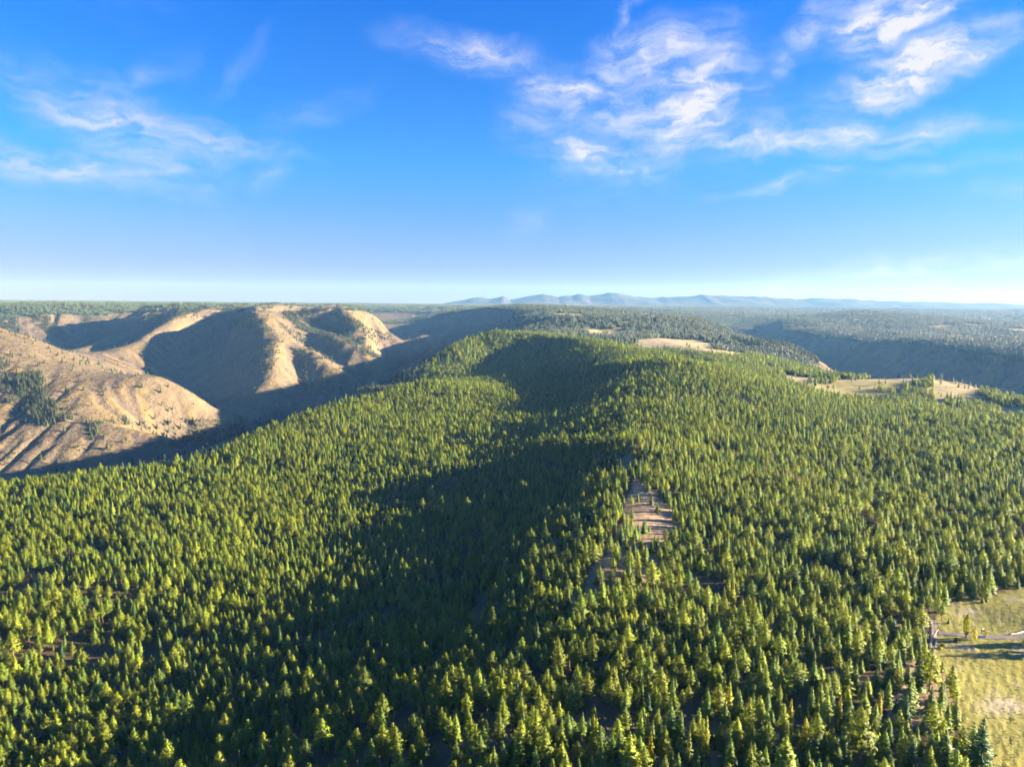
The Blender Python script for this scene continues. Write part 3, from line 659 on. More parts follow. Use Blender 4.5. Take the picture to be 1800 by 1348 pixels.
def pine_crown(h, r, rs, n=64, lo=.28, tuftn=10, top=.55):
    g = Tri()
    for k in range(n):
        t = lo+(1-lo)*((k+rs.uniform(0, 1))/n)
        x = (t-lo)/(1-lo)
        prof = (min(1, (x+.14)/.32)**.6)*(1-max(0, (x-.28)/.74)**1.35)
        R = r*max(prof, .06)*rs.uniform(.55, 1.15)
        a = k*2.39996+rs.uniform(-.5, .5)
        d = np.array([math.cos(a), math.sin(a), 0]); sd = np.array([-math.sin(a), math.cos(a), 0])
        z = h*t; base = np.array([0, 0, z-.12*R]); tip = np.array([0, 0, z+rs.uniform(-.05, .22)*R])+d*R
        g.kite(base+(tip-base)*.25, tip, sd, .30*R+.15, .05*R)
        cs = (.40+.20*R)*rs.uniform(.8, 1.25)
        for q in range(tuftn):
            o = rs.normal(size=3)*np.array([.62, .62, .42])*cs
            f = rs.uniform(.55, 1.02)
            g.tuft(base+(tip-base)*f+o, o+d*.5*cs+np.array([0, 0, .35*cs])+rs.normal(size=3)*.2*cs, cs*.72, rs)
    for q in range(16):
        o = rs.normal(size=3)*np.array([.3, .3, .35]); g.tuft(np.array([0, 0, h*.985])+o, o+np.array([0, 0, .5]), .5, rs)
    return g.V, g.F
def poplar_crown(h, r, rs, n=900, lo=.1):
    g = Tri()
    for k in range(n):
        t = lo+(1-lo)*rs.uniform(0, 1); x = (t-lo)/(1-lo)
        R = r*(min(1, x/.22)**.6)*(1-max(0, (x-.5)/.52)**2.2)
        a = rs.uniform(0, 2*math.pi); f = rs.uniform(.5, 1.05)**.5*(1+.18*math.sin(3*a+9*x)*math.sin(14*x+2*a))
        c = np.array([math.cos(a)*R*f, math.sin(a)*R*f, h*t]); g.tuft(c, np.array([math.cos(a), math.sin(a), .35])+rs.normal(size=3)*.4, .5, rs)
    return g.V, g.F
def shrub_crown(r, h, rs, n=70):
    g = Tri()
    for k in range(n):
        d = rs.normal(size=3); d[2] = abs(d[2]); d /= np.linalg.norm(d); f = rs.uniform(.55, 1.05)*(1+.25*math.sin(4*math.atan2(d[1], d[0])+r))
        c = d*np.array([r, r, h])*f+np.array([0, 0, .05]); g.tuft(c, d+rs.normal(size=3)*.3, .42*r, rs)
    return g.V, g.F
def low_conifer(h, r, rs, sides=6, tiers=4, lo=.16):
    V = []; Fc = []
    for k in range(tiers):
        t0 = lo+(1-lo)*k/tiers*.92; t1 = min(1.0, t0+(1-lo)/tiers*1.75) if k < tiers-1 else 1.0
        R = r*(1-(t0-lo)/(1-lo))**.8*rs.uniform(.85, 1.15)+.1; b = len(V); a0 = rs.uniform(0, 7)
        for s in range(sides):
            a = a0+2*math.pi*s/sides; q = R*rs.uniform(.65, 1.25)
            V.append((math.cos(a)*q, math.sin(a)*q, h*t0+rs.uniform(-.03, .03)*h))
        V.append((rs.uniform(-.1, .1), rs.uniform(-.1, .1), h*t1))
        Fc += [(b+s, b+(s+1) % sides, b+sides) for s in range(sides)]
    return V, Fc

HID = bpy.data.collections.new('tree_kinds')     # source meshes for the far mass of the forest
def join_geo(parts):
    V = []; Fc = []; mi = []
    for k, (v, f) in enumerate(parts):
        b = len(V); V += list(v); Fc += [tuple(i+b for i in q) for q in f]; mi += [k]*len(f)
    return V, Fc, mi
def src(coll, name, V, Fc, mats, mi):
    o = mesh_obj(name, V, Fc, mats, midx=mi, link=False); coll.objects.link(o); return o
KINDS = []   # (name, crown mesh, trunk mesh, nominal height)
def crown_normals(me, ncrown, h, seed):
    """needle sprays shade as the crown's rounded mass"""
    V = np.empty(len(me.vertices)*3, np.float32); me.vertices.foreach_get('co', V); V = V.reshape(-1, 3)
    rr_ = np.random.default_rng(seed); r_ = np.hypot(V[:, 0], V[:, 1])+1e-6
    N = np.stack([V[:, 0]/r_, V[:, 1]/r_, .22+.45*np.clip(V[:, 2]/h, 0, 1)], 1)+rr_.normal(0, .28, V.shape)
    N /= np.linalg.norm(N, axis=1, keepdims=True)
    me.polygons.foreach_set('use_smooth', np.ones(len(me.polygons), bool)); me.normals_split_custom_set_from_vertices(N.tolist())
def outward(crown):
    V = np.array(crown[0]); out = []
    for f in crown[1]:
        a, b, c = V[list(f[:3])]; nn = np.cross(b-a, c-a); m = (a+b+c)/3; o = np.array([m[0], m[1], .35*np.hypot(m[0], m[1])+.05])
        out.append(tuple(f) if nn@o >= 0 else tuple(f)[::-1])
    return crown[0], out
def mk(name, crown, trunk, cmat, tmat, h):
    crown = outward(crown)
    cm = mesh_obj('crown', crown[0], crown[1], cmat, link=False).data; tm = mesh_obj('trunk', trunk[0], trunk[1], tmat, link=False).data
    crown_normals(cm, len(crown[0]), h, len(KINDS))
    KINDS.append((name, cm, tm, h))
    jv_, jf_, jm_ = join_geo([crown, trunk]); o = src(HID, 'kind_%02d' % (len(KINDS)-1), jv_, jf_, [cmat, tmat], jm_)
    crown_normals(o.data, len(crown[0]), h, len(KINDS))
for k in range(5):
    rs = np.random.default_rng(100+k); h = 15.0; r = [3.1, 2.8, 3.4, 2.9, 3.6][k]
    mk('pine', pine_crown(h, r, rs, 60, [.22, .30, .18, .26, .22][k]), trunk_geo(h, .24, rs), M_PINE, M_BARK, h)
for k in range(5):
    rs = np.random.default_rng(200+k); h = 15.0; r = [3.5, 3.0, 3.8, 2.8, 3.2][k]
    mk('fir', fir_crown(h, r, rs, [24, 22, 25, 23, 20][k], [.08, .06, .1, .1, .18][k], [.9, .8, .95, .85, .75][k]), trunk_geo(h, .22, rs), [M_FIR, M_FIR, M_PINE, M_FIR, M_PINE][k], M_BARK, h)
N_GREEN = len(KINDS)
DARK = bpy.data.collections.new('dark_tree_kinds')
for k in range(4):
    rs = np.random.default_rng(250+k); h = 15.0
    cr_ = outward(fir_crown(h, 3.0, rs, 20, .12, .8) if k < 2 else pine_crown(h, 3.0, rs, 54, .2)); jv_, jf_, jm_ = join_geo([cr_, trunk_geo(h, .22, rs)])
    o = src(DARK, 'dark_%02d' % k, jv_, jf_, [M_FAR, M_BARK], jm_); crown_normals(o.data, len(cr_[0]), h, 40+k)
LARCH = []
for k in range(2):
    rs = np.random.default_rng(300+k); h = 15.0
    mk('larch', fir_crown(h, [1.7, 2.0][k], rs, 22, .1, .8, (5, 7), .1), trunk_geo(h, .2, rs), M_LARCH, M_BARK, h); LARCH.append(len(KINDS)-1)
DEAD = []
for k in range(2):
    rs = np.random.default_rng(400+k); h = 15.0
    tv = trunk_geo(h, .22, rs); lv = limbs_geo(h, .2, rs, 34, .25, 2.0); jv = join_geo([tv, lv])
    mk('dead pine', fir_crown(h, [1.9, 2.2][k], rs, 15, .3, .8, (4, 6), .2), (jv[0], jv[1]), M_DEAD, M_GREY, h); DEAD.append(len(KINDS)-1)

CL_NEAR = bpy.data.collections.new('clump_kinds'); CL_FAR = bpy.data.collections.new('far_clump_kinds'); SHR = bpy.data.collections.new('shrub_kinds')
for k in range(7):
    rs = np.random.default_rng(500+k); parts = []
    for gx in range(3):
        for gy in range(3):
            if rs.uniform() < .10: continue
            V, Fc = low_conifer(rs.uniform(11, 22), rs.uniform(2.2, 3.6), rs)
            x, y = (gx-1)*8+rs.uniform(-3.6, 3.6), (gy-1)*8+rs.uniform(-3.6, 3.6)
            parts.append(([(a+x, b+y, c-1.0) for a, b, c in V], Fc))
    V, Fc, mi = join_geo(parts); src(CL_NEAR, 'clump_%02d' % k, V, Fc, [M_FAR], None)
for k in range(5):
    rs = np.random.default_rng(600+k); parts = []
    for gx in range(5):
        for gy in range(5):
            if rs.uniform() < .15: continue
            V, Fc = low_conifer(rs.uniform(14, 26), rs.uniform(4.2, 6.8), rs, 5, 2)
            x, y = (gx-2)*13+rs.uniform(-6, 6), (gy-2)*13+rs.uniform(-6, 6)
            parts.append(([(a+x, b+y, c-2.0) for a, b, c in V], Fc))
    V, Fc, mi = join_geo(parts); src(CL_FAR, 'clump_%02d' % k, V, Fc, [M_FAR], None)
for k in range(4):
    rs = np.random.default_rng(700+k); V, Fc = shrub_crown(1.0, .85, rs); src(SHR, 'shrub_%02d' % k, V, Fc, [M_SHRUB], None)

def scatter_object(name, P, rz, scl, idx, coll, label, cat):
    """one mass of vegetation: points carrying size, turn and kind"""
    me = bpy.data.meshes.new(name); me.vertices.add(len(P)); me.vertices.foreach_set('co', P.astype(np.float32).ravel())
    def attr(nm, typ, prop, arr):
        a = me.attributes.new(nm, typ, 'POINT'); a.data.foreach_set(prop, arr)
    rot = np.zeros((len(P), 3), np.float32); rot[:, 2] = rz; rot[:, 0] = rng.normal(0, .022, len(P)); rot[:, 1] = rng.normal(0, .022, len(P))
    attr('turn', 'FLOAT_VECTOR', 'vector', rot.ravel()); attr('size', 'FLOAT_VECTOR', 'vector', scl.astype(np.float32).ravel()); attr('kind_no', 'INT', 'value', idx.astype(np.int32))
    o = bpy.data.objects.new(name, me); COL.objects.link(o)
    ng = bpy.data.node_groups.new(name+'_nodes', 'GeometryNodeTree')
    ng.interface.new_socket('Geometry', in_out='INPUT', socket_type='NodeSocketGeometry'); ng.interface.new_socket('Geometry', in_out='OUTPUT', socket_type='NodeSocketGeometry')
    N = ng.nodes; gi = N.new('NodeGroupInput'); go = N.new('NodeGroupOutput')
    ci = N.new('GeometryNodeCollectionInfo'); ci.inputs['Collection'].default_value = coll; ci.inputs['Separate Children'].default_value = True; ci.inputs['Reset Children'].default_value = True
    ip = N.new('GeometryNodeInstanceOnPoints'); ip.inputs['Pick Instance'].default_value = True
    def na(nm, typ):
        q = N.new('GeometryNodeInputNamedAttribute'); q.data_type = typ; q.inputs['Name'].default_value = nm; return q.outputs['Attribute']
    L = ng.links; L.new(gi.outputs[0], ip.inputs['Points']); L.new(ci.outputs[0], ip.inputs['Instance']); L.new(na('kind_no', 'INT'), ip.inputs['Instance Index'])
    L.new(na('turn', 'FLOAT_VECTOR'), ip.inputs['Rotation']); L.new(na('size', 'FLOAT_VECTOR'), ip.inputs['Scale']); L.new(ip.outputs[0], go.inputs[0])
    md = o.modifiers.new('scatter', 'NODES'); md.node_group = ng
    tag(o, label, cat, kind='stuff'); return o

# ------------------------------------------------------------------ where the trees stand
def density(X, Y, near):
    Z = gsample(X, Y, GZ); S = gsample(X, Y, SLOPE0); U, V = project(X, Y, Z)
    zn = zones(X, Y, Z, S, U, V); d = np.where(zn == 1, 0.012, 1.0)
    gn = fbm(X/130, Y/130, 3, 131)
    d = np.where(zn == 0, np.clip(0.84+1.0*gn+1.0*fbm(X/34, Y/34, 2, 133), .26, 1.0), d)
    d = np.where(zn == 2, np.clip(0.85+1.0*fbm(X/420, Y/420, 4, 137), .08, 1), d)
    opn = fbm(X/700, Y/420, 4, 97); d = np.where((zn == 2) & (np.hypot(X, Y) > 3800), d*(1-smooth(.2, .38, opn)), d)
    UJ = U+jit(X, Y, 10.0)[0]
    for poly, a in CLEAR: d = np.where(inpoly(UJ, V, poly) & (Y < 2400), a, d)
    for poly, a, y0, y1 in GROVES: d = np.where(inpoly(U, V, poly) & (Y > y0) & (Y < y1), a, d)
    d = np.where(field_mask(X, Y, U, V), .012, d)
    rimg = (V < 547.5) & (Y > 3700) & (Y < 4600) & (U > 225) & (U < 620); d = np.where(rimg, np.where(U < 430, .35, .12), d)
    for poly, a in MEADOW_GROVES: d = np.where(inpoly(U, V, poly) & (Y > 1200) & (Y < 2100), a, d)
    d = np.where(meadow_mask(X, Y, U, V), 0.0, d)
    return d, Z, U, V, zn
def grid_pts(x0, x1, y0, y1, s, seed):
    r = np.random.default_rng(seed)
    xs, ys = np.meshgrid(np.arange(x0, x1, s), np.arange(y0, y1, s)); xs = xs.ravel(); ys = ys.ravel()
    return xs+r.uniform(-.46, .46, xs.size)*s, ys+r.uniform(-.46, .46, ys.size)*s, r
SPACE = 5.35
X, Y, r = grid_pts(-2100, 2100, 110, 2600, SPACE, 31)
k = (np.abs(X) < 0.86*Y+90) & (Y < 2580); X, Y = X[k], Y[k]
d, Z, U, V, zn = density(X, Y, True)
R = np.hypot(X, Y)
k = (r.uniform(0, 1, X.size) < d) & (V < 1500) & (U > -160) & (U < 2010) & ((zn < 2) | (R < 2560)); X, Y, Z, U, V, zn = X[k], Y[k], Z[k], U[k], V[k], zn[k]
ROADPX = [(1640, 1060), (1642, 1112), (1640, 1160), (1660, 1113), (1700, 1117), (1800, 1118)]
n = X.size
stand = fbm(X/160, Y/160, 3, 151)
H = np.clip(r.normal(10.4, 2.5, n)*np.where(r.uniform(0, 1, n) < .05, 1.35, 1.0)+3.2*stand, 4.0, 20.0); small = r.uniform(0, 1, n) < .12; H[small] *= .6; H *= 1+.35*smooth(1300, 2300, np.hypot(X, Y))
fir_p = np.clip(.42+.9*fbm(X/220, Y/220, 3, 157), .1, .85)
idx = np.where(r.uniform(0, 1, n) < fir_p, 5+r.integers(0, 5, n), r.integers(0, 5, n))
wid = np.clip(r.normal(1.12, .18, n), .72, 1.6)
# trees that the photograph singles out by colour: larches and dead pines (middle of the crown, in pixels)
LARCH_PX = [(1263, 973, 1.0), (1280, 1040, 1.15), (1288, 1046, 1.1), (1272, 1050, .95), (1296, 1036, .9), (1252, 965, .8), (1387, 1042, 1.1), (1457, 1062, .9), (1240, 1303, 1.2), (1281, 1228, 1.0), (1388, 1262, 1.0), (1413, 1296, 1.0), (1474, 1262, 1.1), (1489, 1305, 1.0),
            (1518, 1278, .9), (1301, 1312, .8), (1545, 1243, .9), (1210, 1322, 1.0), (1150, 1087, .85), (754, 1264, .8), (1082, 1200, 1.0), (1137, 1283, .9), (1106, 1124, .9), (1143, 1315, .8), (1428, 820, .9), (1436, 826, .9), (1343, 781, .8), (1420, 1046, .7), (1075, 1185, .7), (1228, 1290, .9)]
DEAD_PX = [(886, 768, .9), (892, 772, 1.0), (897, 766, .9), (920, 760, 1.0), (923, 766, .8), (933, 724, 1.0), (950, 793, 1.0), (954, 790, .8), (803, 788, 1.0), (808, 793, 1.1), (814, 790, .9), (790, 776, .8), (738, 884, 1.0), (743, 880, .9), (797, 862, 1.0), (757, 868, .8),
           (1167, 720, 1.0), (1173, 719, .9), (1184, 721, 1.1), (1247, 757, .9), (1252, 758, .9), (1397, 763, .9), (1329, 793, 1.1), (1346, 828, 1.0), (1368, 830, 1.0), (1375, 834, 1.1), (1383, 838, 1.0), (1390, 836, .9), (1398, 846, 1.1), (1404, 848, 1.1), (1393, 850, 1.0), (1386, 829, .8),
           (1447, 813, 1.1), (1463, 817, .9), (1327, 850, .8), (1517, 904, 1.1), (1522, 906, .9), (1532, 913, 1.0), (1637, 893, 1.0), (1544, 925, .8), (325, 967, .8), (345, 1062, .8), (440, 922, .8), (1000, 1178, .7)]
def place_px(u, v, h):
    x, y, z = hit(u, v); px = h*.93*F_PX/math.hypot(y, z-CAM_Z)
    return hit(u, v+px*.5)
special = [(place_px(u, v, 11.5*s), 11.5*s, LARCH[i % 2], 'larch', (u, v)) for i, (u, v, s) in enumerate(LARCH_PX)] + [(place_px(u, v, 11.5*s), 11.5*s, DEAD[i % 2], 'dead', (u, v)) for i, (u, v, s) in enumerate(DEAD_PX)]
# explicit green trees by the meadow: foot of the trunk in pixels, height, kind
EXTRA_PX = [(1655, 1091, 11.0, 1, 'lone dark pine on the meadow above the road junction'), (1667, 1096, 3.0, 5, 'tiny dark conifer on the meadow between the lone pine and the poplar'),
            (1671, 1226, 14.0, 3, 'dark slender pine standing out from the forest edge into the meadow'), (1633, 1216, 19.0, 4, 'tall broad pine beside the track below the junction'), (1678, 1278, 12.0, 8, 'dark bushy conifer at the meadow edge beside yellow shrubs'),
            (1664, 1283, 11.0, 6, 'slim green fir just inside the meadow edge'), (1727, 1060, 3.5, 7, 'round dark bush-like conifer at the upper meadow edge'), (1734, 1058, 3.0, 7, 'smaller of two bushy conifers at the upper meadow edge')]
extra = [(hit(u, v), h, kk, lab, (u, v)) for u, v, h, kk, lab in EXTRA_PX]
# keep the special spots free of other trees
keep = np.ones(n, bool)
for (p, h, kk, nm, px) in special + extra:
    keep &= np.hypot(X-p[0], Y-p[1]) > (3.2 if nm != 'x' else 0)
# the road and the track stay open
road_w = [hit(u, v) for u, v in [(1641, 1088), (1643, 1112), (1641, 1130), (1640, 1150), (1640, 1172)]]
road_e = [hit(u, v) for u, v in [(1643, 1112), (1660, 1113), (1700, 1118), (1740, 1121), (1800, 1119), (1900, 1110), (2100, 1090)]]
def seg_dist(X, Y, pts):
    dd = np.full(X.shape, 1e9)
    for a, b in zip(pts[:-1], pts[1:]):
        ax, ay = a[0], a[1]; bx, by = b[0]-ax, b[1]-ay; t = np.clip(((X-ax)*bx+(Y-ay)*by)/(bx*bx+by*by), 0, 1)
        dd = np.minimum(dd, np.hypot(X-ax-t*bx, Y-ay-t*by))
    return dd
keep &= (seg_dist(X, Y, road_w) > 3.6) & (seg_dist(X, Y, road_e) > 6)
X, Y, Z, U, V, H, idx, wid, zn = [q[keep] for q in (X, Y, Z, U, V, H, idx, wid, zn)]
n = X.size
# nearest 300 in view stand as single trees
Dst = np.sqrt(X**2+Y**2+(Z-CAM_Z)**2)
UT, VT = project(X, Y, Z+H*.8)
vis = (UT > 4) & (UT < 1796) & (VT < 1336)
order = np.argsort(np.where(vis, Dst, 1e9))
single = np.zeros(n, bool); single[order[:300-len(extra)]] = True
rest = ~single
rotz = r.uniform(0, 2*math.pi, n)
scl = np.stack([H/15*wid, H/15*wid, H/15], 1)
P = np.stack([X, Y, Z-.15], 1)
fmask = rest & (zn != 1)
scatter_object('conifer_forest', P[fmask], rotz[fmask], scl[fmask], idx[fmask], HID, 'dense forest of pines and firs covering the hill and its ridges', 'forest')
hm = rest & (zn == 1)
HILLP, HILLR, HILLS, HILLI = [P[hm]], [rotz[hm]], [scl[hm]], [idx[hm] % 4]
# trees of the canyon sides farther off
X2, Y2, r2 = grid_pts(-5200, 3600, 1500, 5400, 9.5, 37)
k = (np.abs(X2) < 0.80*Y2) & ((Y2 > 2300) | (np.abs(X2) >= 1890)); X2, Y2 = X2[k], Y2[k]
d2, Z2, U2, V2, z2 = density(X2, Y2, False)
k = (z2 == 1) & (r2.uniform(0, 1, X2.size) < d2*.9); X2, Y2, Z2 = X2[k], Y2[k], Z2[k]
H2 = np.clip(r2.normal(14, 3.5, X2.size), 5, 22)
HILLP.append(np.stack([X2, Y2, Z2-.2], 1)); HILLR.append(r2.uniform(0, 6.28, X2.size)); HILLS.append(np.stack([H2/15*1.35, H2/15*1.35, H2/15], 1)); HILLI.append(r2.integers(0, 4, X2.size))
scatter_object('hillside_conifers', np.concatenate(HILLP), np.concatenate(HILLR), np.concatenate(HILLS), np.concatenate(HILLI), DARK, 'scattered dark conifers in the gullies of the bare canyon slopes', 'trees')
# wooded tableland
X3, Y3, r3 = grid_pts(-6600, 6600, 1500, 7400, 21.0, 41)
k = (np.abs(X3) < 0.84*Y3) & (np.hypot(X3, Y3) > 2555) & (np.hypot(X3, Y3) < 7200); X3, Y3 = X3[k], Y3[k]
d3, Z3, U3, V3, z3 = density(X3, Y3, False)
k = (z3 != 1) & (r3.uniform(0, 1, X3.size) < d3); X3, Y3, Z3 = X3[k], Y3[k], Z3[k]
s3 = r3.uniform(.8, 1.15, X3.size)
scatter_object('plateau_forest', np.stack([X3, Y3, Z3], 1), r3.uniform(0, 6.28, X3.size), np.stack([s3, s3, s3], 1), r3.integers(0, 7, X3.size), CL_NEAR, 'far blue-green forest on the tableland behind the hill', 'forest')
X4, Y4, r4 = grid_pts(-14000, 14000, 5000, 16500, 62.0, 43)
k = (np.abs(X4) < 0.84*Y4) & (np.hypot(X4, Y4) > 7200) & (np.hypot(X4, Y4) < 16500); X4, Y4 = X4[k], Y4[k]
d4, Z4, U4, V4, z4 = density(X4, Y4, False)
k = (z4 != 1) & (r4.uniform(0, 1, X4.size) < d4); X4, Y4, Z4 = X4[k], Y4[k], Z4[k]
s4 = r4.uniform(.8, 1.2, X4.size)
scatter_object('horizon_forest', np.stack([X4, Y4, Z4], 1), r4.uniform(0, 6.28, X4.size), np.stack([s4, s4, s4], 1), r4.integers(0, 5, X4.size), CL_FAR, 'hazy blue forest belt along the flat horizon', 'forest')
# low scrub on the grass slopes and the clearings
X5, Y5, r5 = grid_pts(-2300, 400, 1150, 4200, 8.0, 47)
k = (np.abs(X5) < 0.82*Y5); X5, Y5 = X5[k], Y5[k]
d5, Z5, U5, V5, z5 = density(X5, Y5, False)
sn = fbm(X5/120, Y5/120, 3, 171)
k = (z5 == 1) & (r5.uniform(0, 1, X5.size) < .05+.45*smooth(.08, .45, sn)); X5, Y5, Z5 = X5[k], Y5[k], Z5[k]
s5 = r5.uniform(.8, 2.6, X5.size)
X6, Y6, r6 = grid_pts(-600, 900, 200, 2000, 5.0, 49)
d6, Z6, U6, V6, z6 = density(X6, Y6, True)
k = (d6 < .6) & (d6 > 0) & (z6 == 0) & (r6.uniform(0, 1, X6.size) < .10); X6, Y6, Z6 = X6[k], Y6[k], Z6[k]; s6 = r6.uniform(.3, .9, X6.size)
SP = np.concatenate([np.stack([X5, Y5, Z5], 1), np.stack([X6, Y6, Z6], 1)]); SS = np.concatenate([s5, s6])
scatter_object('hillside_scrub', SP, rng.uniform(0, 6.28, len(SP)), np.stack([SS, SS, SS*.8], 1), rng.integers(0, 4, len(SP)), SHR, 'low dark scrub dotted over the tan grass slopes', 'shrubs')

# grass tussocks on the near meadow
M_TUSS = foliage_mat('dry_tussock', (.25, .22, .07, 1), (.31, .26, .09, 1), (.19, .19, .055, 1), .3)
TUS = bpy.data.collections.new('tussock_kinds')
for k in range(3):
    rs = np.random.default_rng(720+k); V_, F_ = shrub_crown(1.0, .6, rs, 26); src(TUS, 'tussock_%02d' % k, V_, F_, [M_TUSS], None)
X7, Y7, r7 = grid_pts(140, 520, 150, 520, 1.7, 53)
Z7 = gsample(X7, Y7, GZ); U7, V7 = project(X7, Y7, Z7)
k = meadow_mask(X7, Y7, U7, V7) & (U7 < 1860) & (V7 < 1400) & (seg_dist(X7, Y7, road_e) > 3.2) & (r7.uniform(0, 1, X7.size) < np.clip(.22+.9*fbm(X7/26, Y7/15, 3, 181), .02, .8))
X7, Y7, Z7 = X7[k], Y7[k], Z7[k]; s7 = r7.uniform(.22, .62, X7.size)
scatter_object('meadow_grass', np.stack([X7, Y7, Z7], 1), r7.uniform(0, 6.28, X7.size), np.stack([s7*1.3, s7, s7*.8], 1), r7.integers(0, 3, X7.size), TUS, 'dry yellow-green grass tussocks over the meadow by the road', 'grass')

# ------------------------------------------------------------------ single trees
def put_tree(name, kind, p, h, w, rz, label, cat, group=None):
    nm, cm, tm, hh = KINDS[kind]
    root = empty(name, (p[0], p[1], p[2]-.15), rz); s = h/hh; root.scale = (s*w, s*w, s)
    for part, me in (('crown', cm), ('trunk', tm)):
        o = bpy.data.objects.new(part, me); COL.objects.link(o); o.parent = root
    tag(root, label, cat, group); return root
def zone_words(u, v):
    if u < 330: return 'in the shaded bottom left corner'
    if u < 640: return 'left of the bare bottom opening'
    if u < 800: return 'around the bare bottom opening'
    if u < 1130: return 'on the ridge foot, bottom centre'
    if u < 1420: return 'among the bottom larches'
    return 'beside the meadow, bottom right'
ORD = ['leftmost', 'second from left', 'third from left', 'fourth from left', 'fifth from left', 'sixth from left', 'seventh from left', 'eighth from left', 'ninth from left', 'tenth from left']
groups = {}
for i in np.nonzero(single)[0]:
    kn = 'pine' if idx[i] < 5 else 'fir'
    size = 'tall' if H[i] > 12.2 else ('short' if H[i] < 9.0 else 'middling')
    form = 'slim' if wid[i] < 1.06 else ('broad' if wid[i] > 1.19 else 'even')
    groups.setdefault((kn, size, form, zone_words(UT[i], VT[i])), []).append(i)
for (kn, size, form, zw), ids in groups.items():
    ids.sort(key=lambda q_: UT[q_])
    for k_, i in enumerate(ids):
        what = '%s %s-crowned %s %s' % (size, form, 'olive' if kn == 'pine' else 'dark', kn)
        if len(ids) == 1: lab = 'only %s %s' % (what, zw)
        elif k_ == len(ids)-1: lab = 'rightmost %s %s' % (what, zw)
        else: lab = '%s %s %s' % (ORD[k_], what, zw) if k_ < len(ORD) else '%s from right %s %s' % ({2: 'second', 3: 'third', 4: 'fourth', 5: 'fifth', 6: 'sixth', 7: 'seventh'}.get(len(ids)-k_, 'next'), what, zw)
        put_tree(kn+'_tree', idx[i], P[i], H[i], wid[i], rotz[i], lab, 'tree', 'nearest forest trees')
rx = np.random.default_rng(77)
for p, h, kk, lab, px in extra:
    put_tree(('pine' if kk < 5 else 'fir')+'_tree', kk, p, h, 1.5 if h < 5 else 1.05, rx.uniform(0, 6.28), lab, 'tree')
def larch_words(u, v, j):
    if v < 850: return 'yellow larch deep in the right hand forest, beside the reddish dead pines'
    if 1240 < u < 1300 and v < 1060: return 'bright yellow-green larch in the tight cluster by the dark opening'
    if u < 1000: return 'lone small yellow larch near the bare opening at the bottom'
    if u < 1200 and v < 1140: return 'thin yellow larch on the sparse ridge below the sandy clearing'
    if u < 1200: return 'yellow larch among green pines at the ridge foot, bottom centre'
    if v < 1100: return 'single yellow larch halfway between the larch cluster and the meadow'
    if u < 1320: return 'yellow larch in the loose group at the bottom, below the larch cluster'
    return 'yellow larch standing in the front forest left of the meadow'
def dead_words(u, v):
    if u < 500: return 'rusty dead pine alone in the left hand forest'
    if u < 770 and v > 850: return 'grey-pink dead pine at the left rim of the shaded hollow'
    if u < 830 and v > 850: return 'pale dead pine in the middle of the shaded hollow'
    if u < 830: return 'rusty red dead pine on the sunlit shoulder left of the hollow'
    if u < 960 and v < 740: return 'lone red dead pine high in the hollow'
    if u < 960 and v < 785: return 'reddish dead pine in the pair of clusters above the shaded hollow'
    if u < 960: return 'orange dead pine just above the deep shade of the hollow'
    if u < 1010: return 'small dead pine in the bottom centre'
    if u < 1200: return 'orange dead pine in the short row near the dome'
    if u < 1300: return 'dead pine on the right slope below the dome'
    if 1340 <= u <= 1410 and 825 < v < 855: return 'rusty dead pine in the largest red cluster of the right forest'
    if u < 1400: return 'rusty dead pine standing near the largest red cluster'
    if u < 1480: return 'dark red dead pine right of the yellow larch pair'
    if u < 1560: return 'brown dead pine in the loose line across the right forest'
    return 'brown dead pine at the right edge of the forest'
by_label = {}
for (p, h, kk, nm, px) in special:
    by_label.setdefault(larch_words(px[0], px[1], 0) if nm == 'larch' else dead_words(px[0], px[1]), []).append((p, h, kk, nm, px))
for lab, items in by_label.items():
    items.sort(key=lambda q_: q_[4][0])
    for k_, (p, h, kk, nm, px) in enumerate(items):
        full = lab if len(items) == 1 else ('rightmost ' if k_ == len(items)-1 else ORD[k_]+' ')+lab
        put_tree('larch_tree' if nm == 'larch' else 'dead_pine_tree', kk, p, h*1.12, rx.uniform(.95, 1.2), rx.uniform(0, 6.28), full, 'larch' if nm == 'larch' else 'dead tree', 'yellow larches in the forest' if nm == 'larch' else 'dead pines in the forest')

# ------------------------------------------------------------------ road, track and what stands by them
def flat_mat(name, c0, c1, scale=.6, rough=.85):
    m, nn, b = principled(name, rough, .2); geo = nn.node('ShaderNodeNewGeometry')
    k = nn.noise(geo.outputs['Position'], scale, 5, .65)
    nn.link(nn.mix(nn.maprange(k, .35, .68), c0, c1), b.inputs['Base Color']); return m
M_ASPH = flat_mat('worn_asphalt', (.15, .125, .115, 1), (.22, .185, .165, 1), .5)
M_DIRT = flat_mat('track_dirt', (.17, .13, .10, 1), (.26, .20, .15, 1), .8)
M_RUT = flat_mat('wheel_rut_dirt', (.27, .22, .175, 1), (.34, .28, .22, 1), .9)
M_PALE = flat_mat('pale_timber', (.50, .44, .36, 1), (.62, .56, .47, 1), 2.0)
M_POST = flat_mat('dark_timber', (.06, .045, .035, 1), (.10, .075, .055, 1), 3.0)
M_BLUE = flat_mat('blue_paint', (.22, .40, .72, 1), (.28, .46, .78, 1), 2.0, .5)
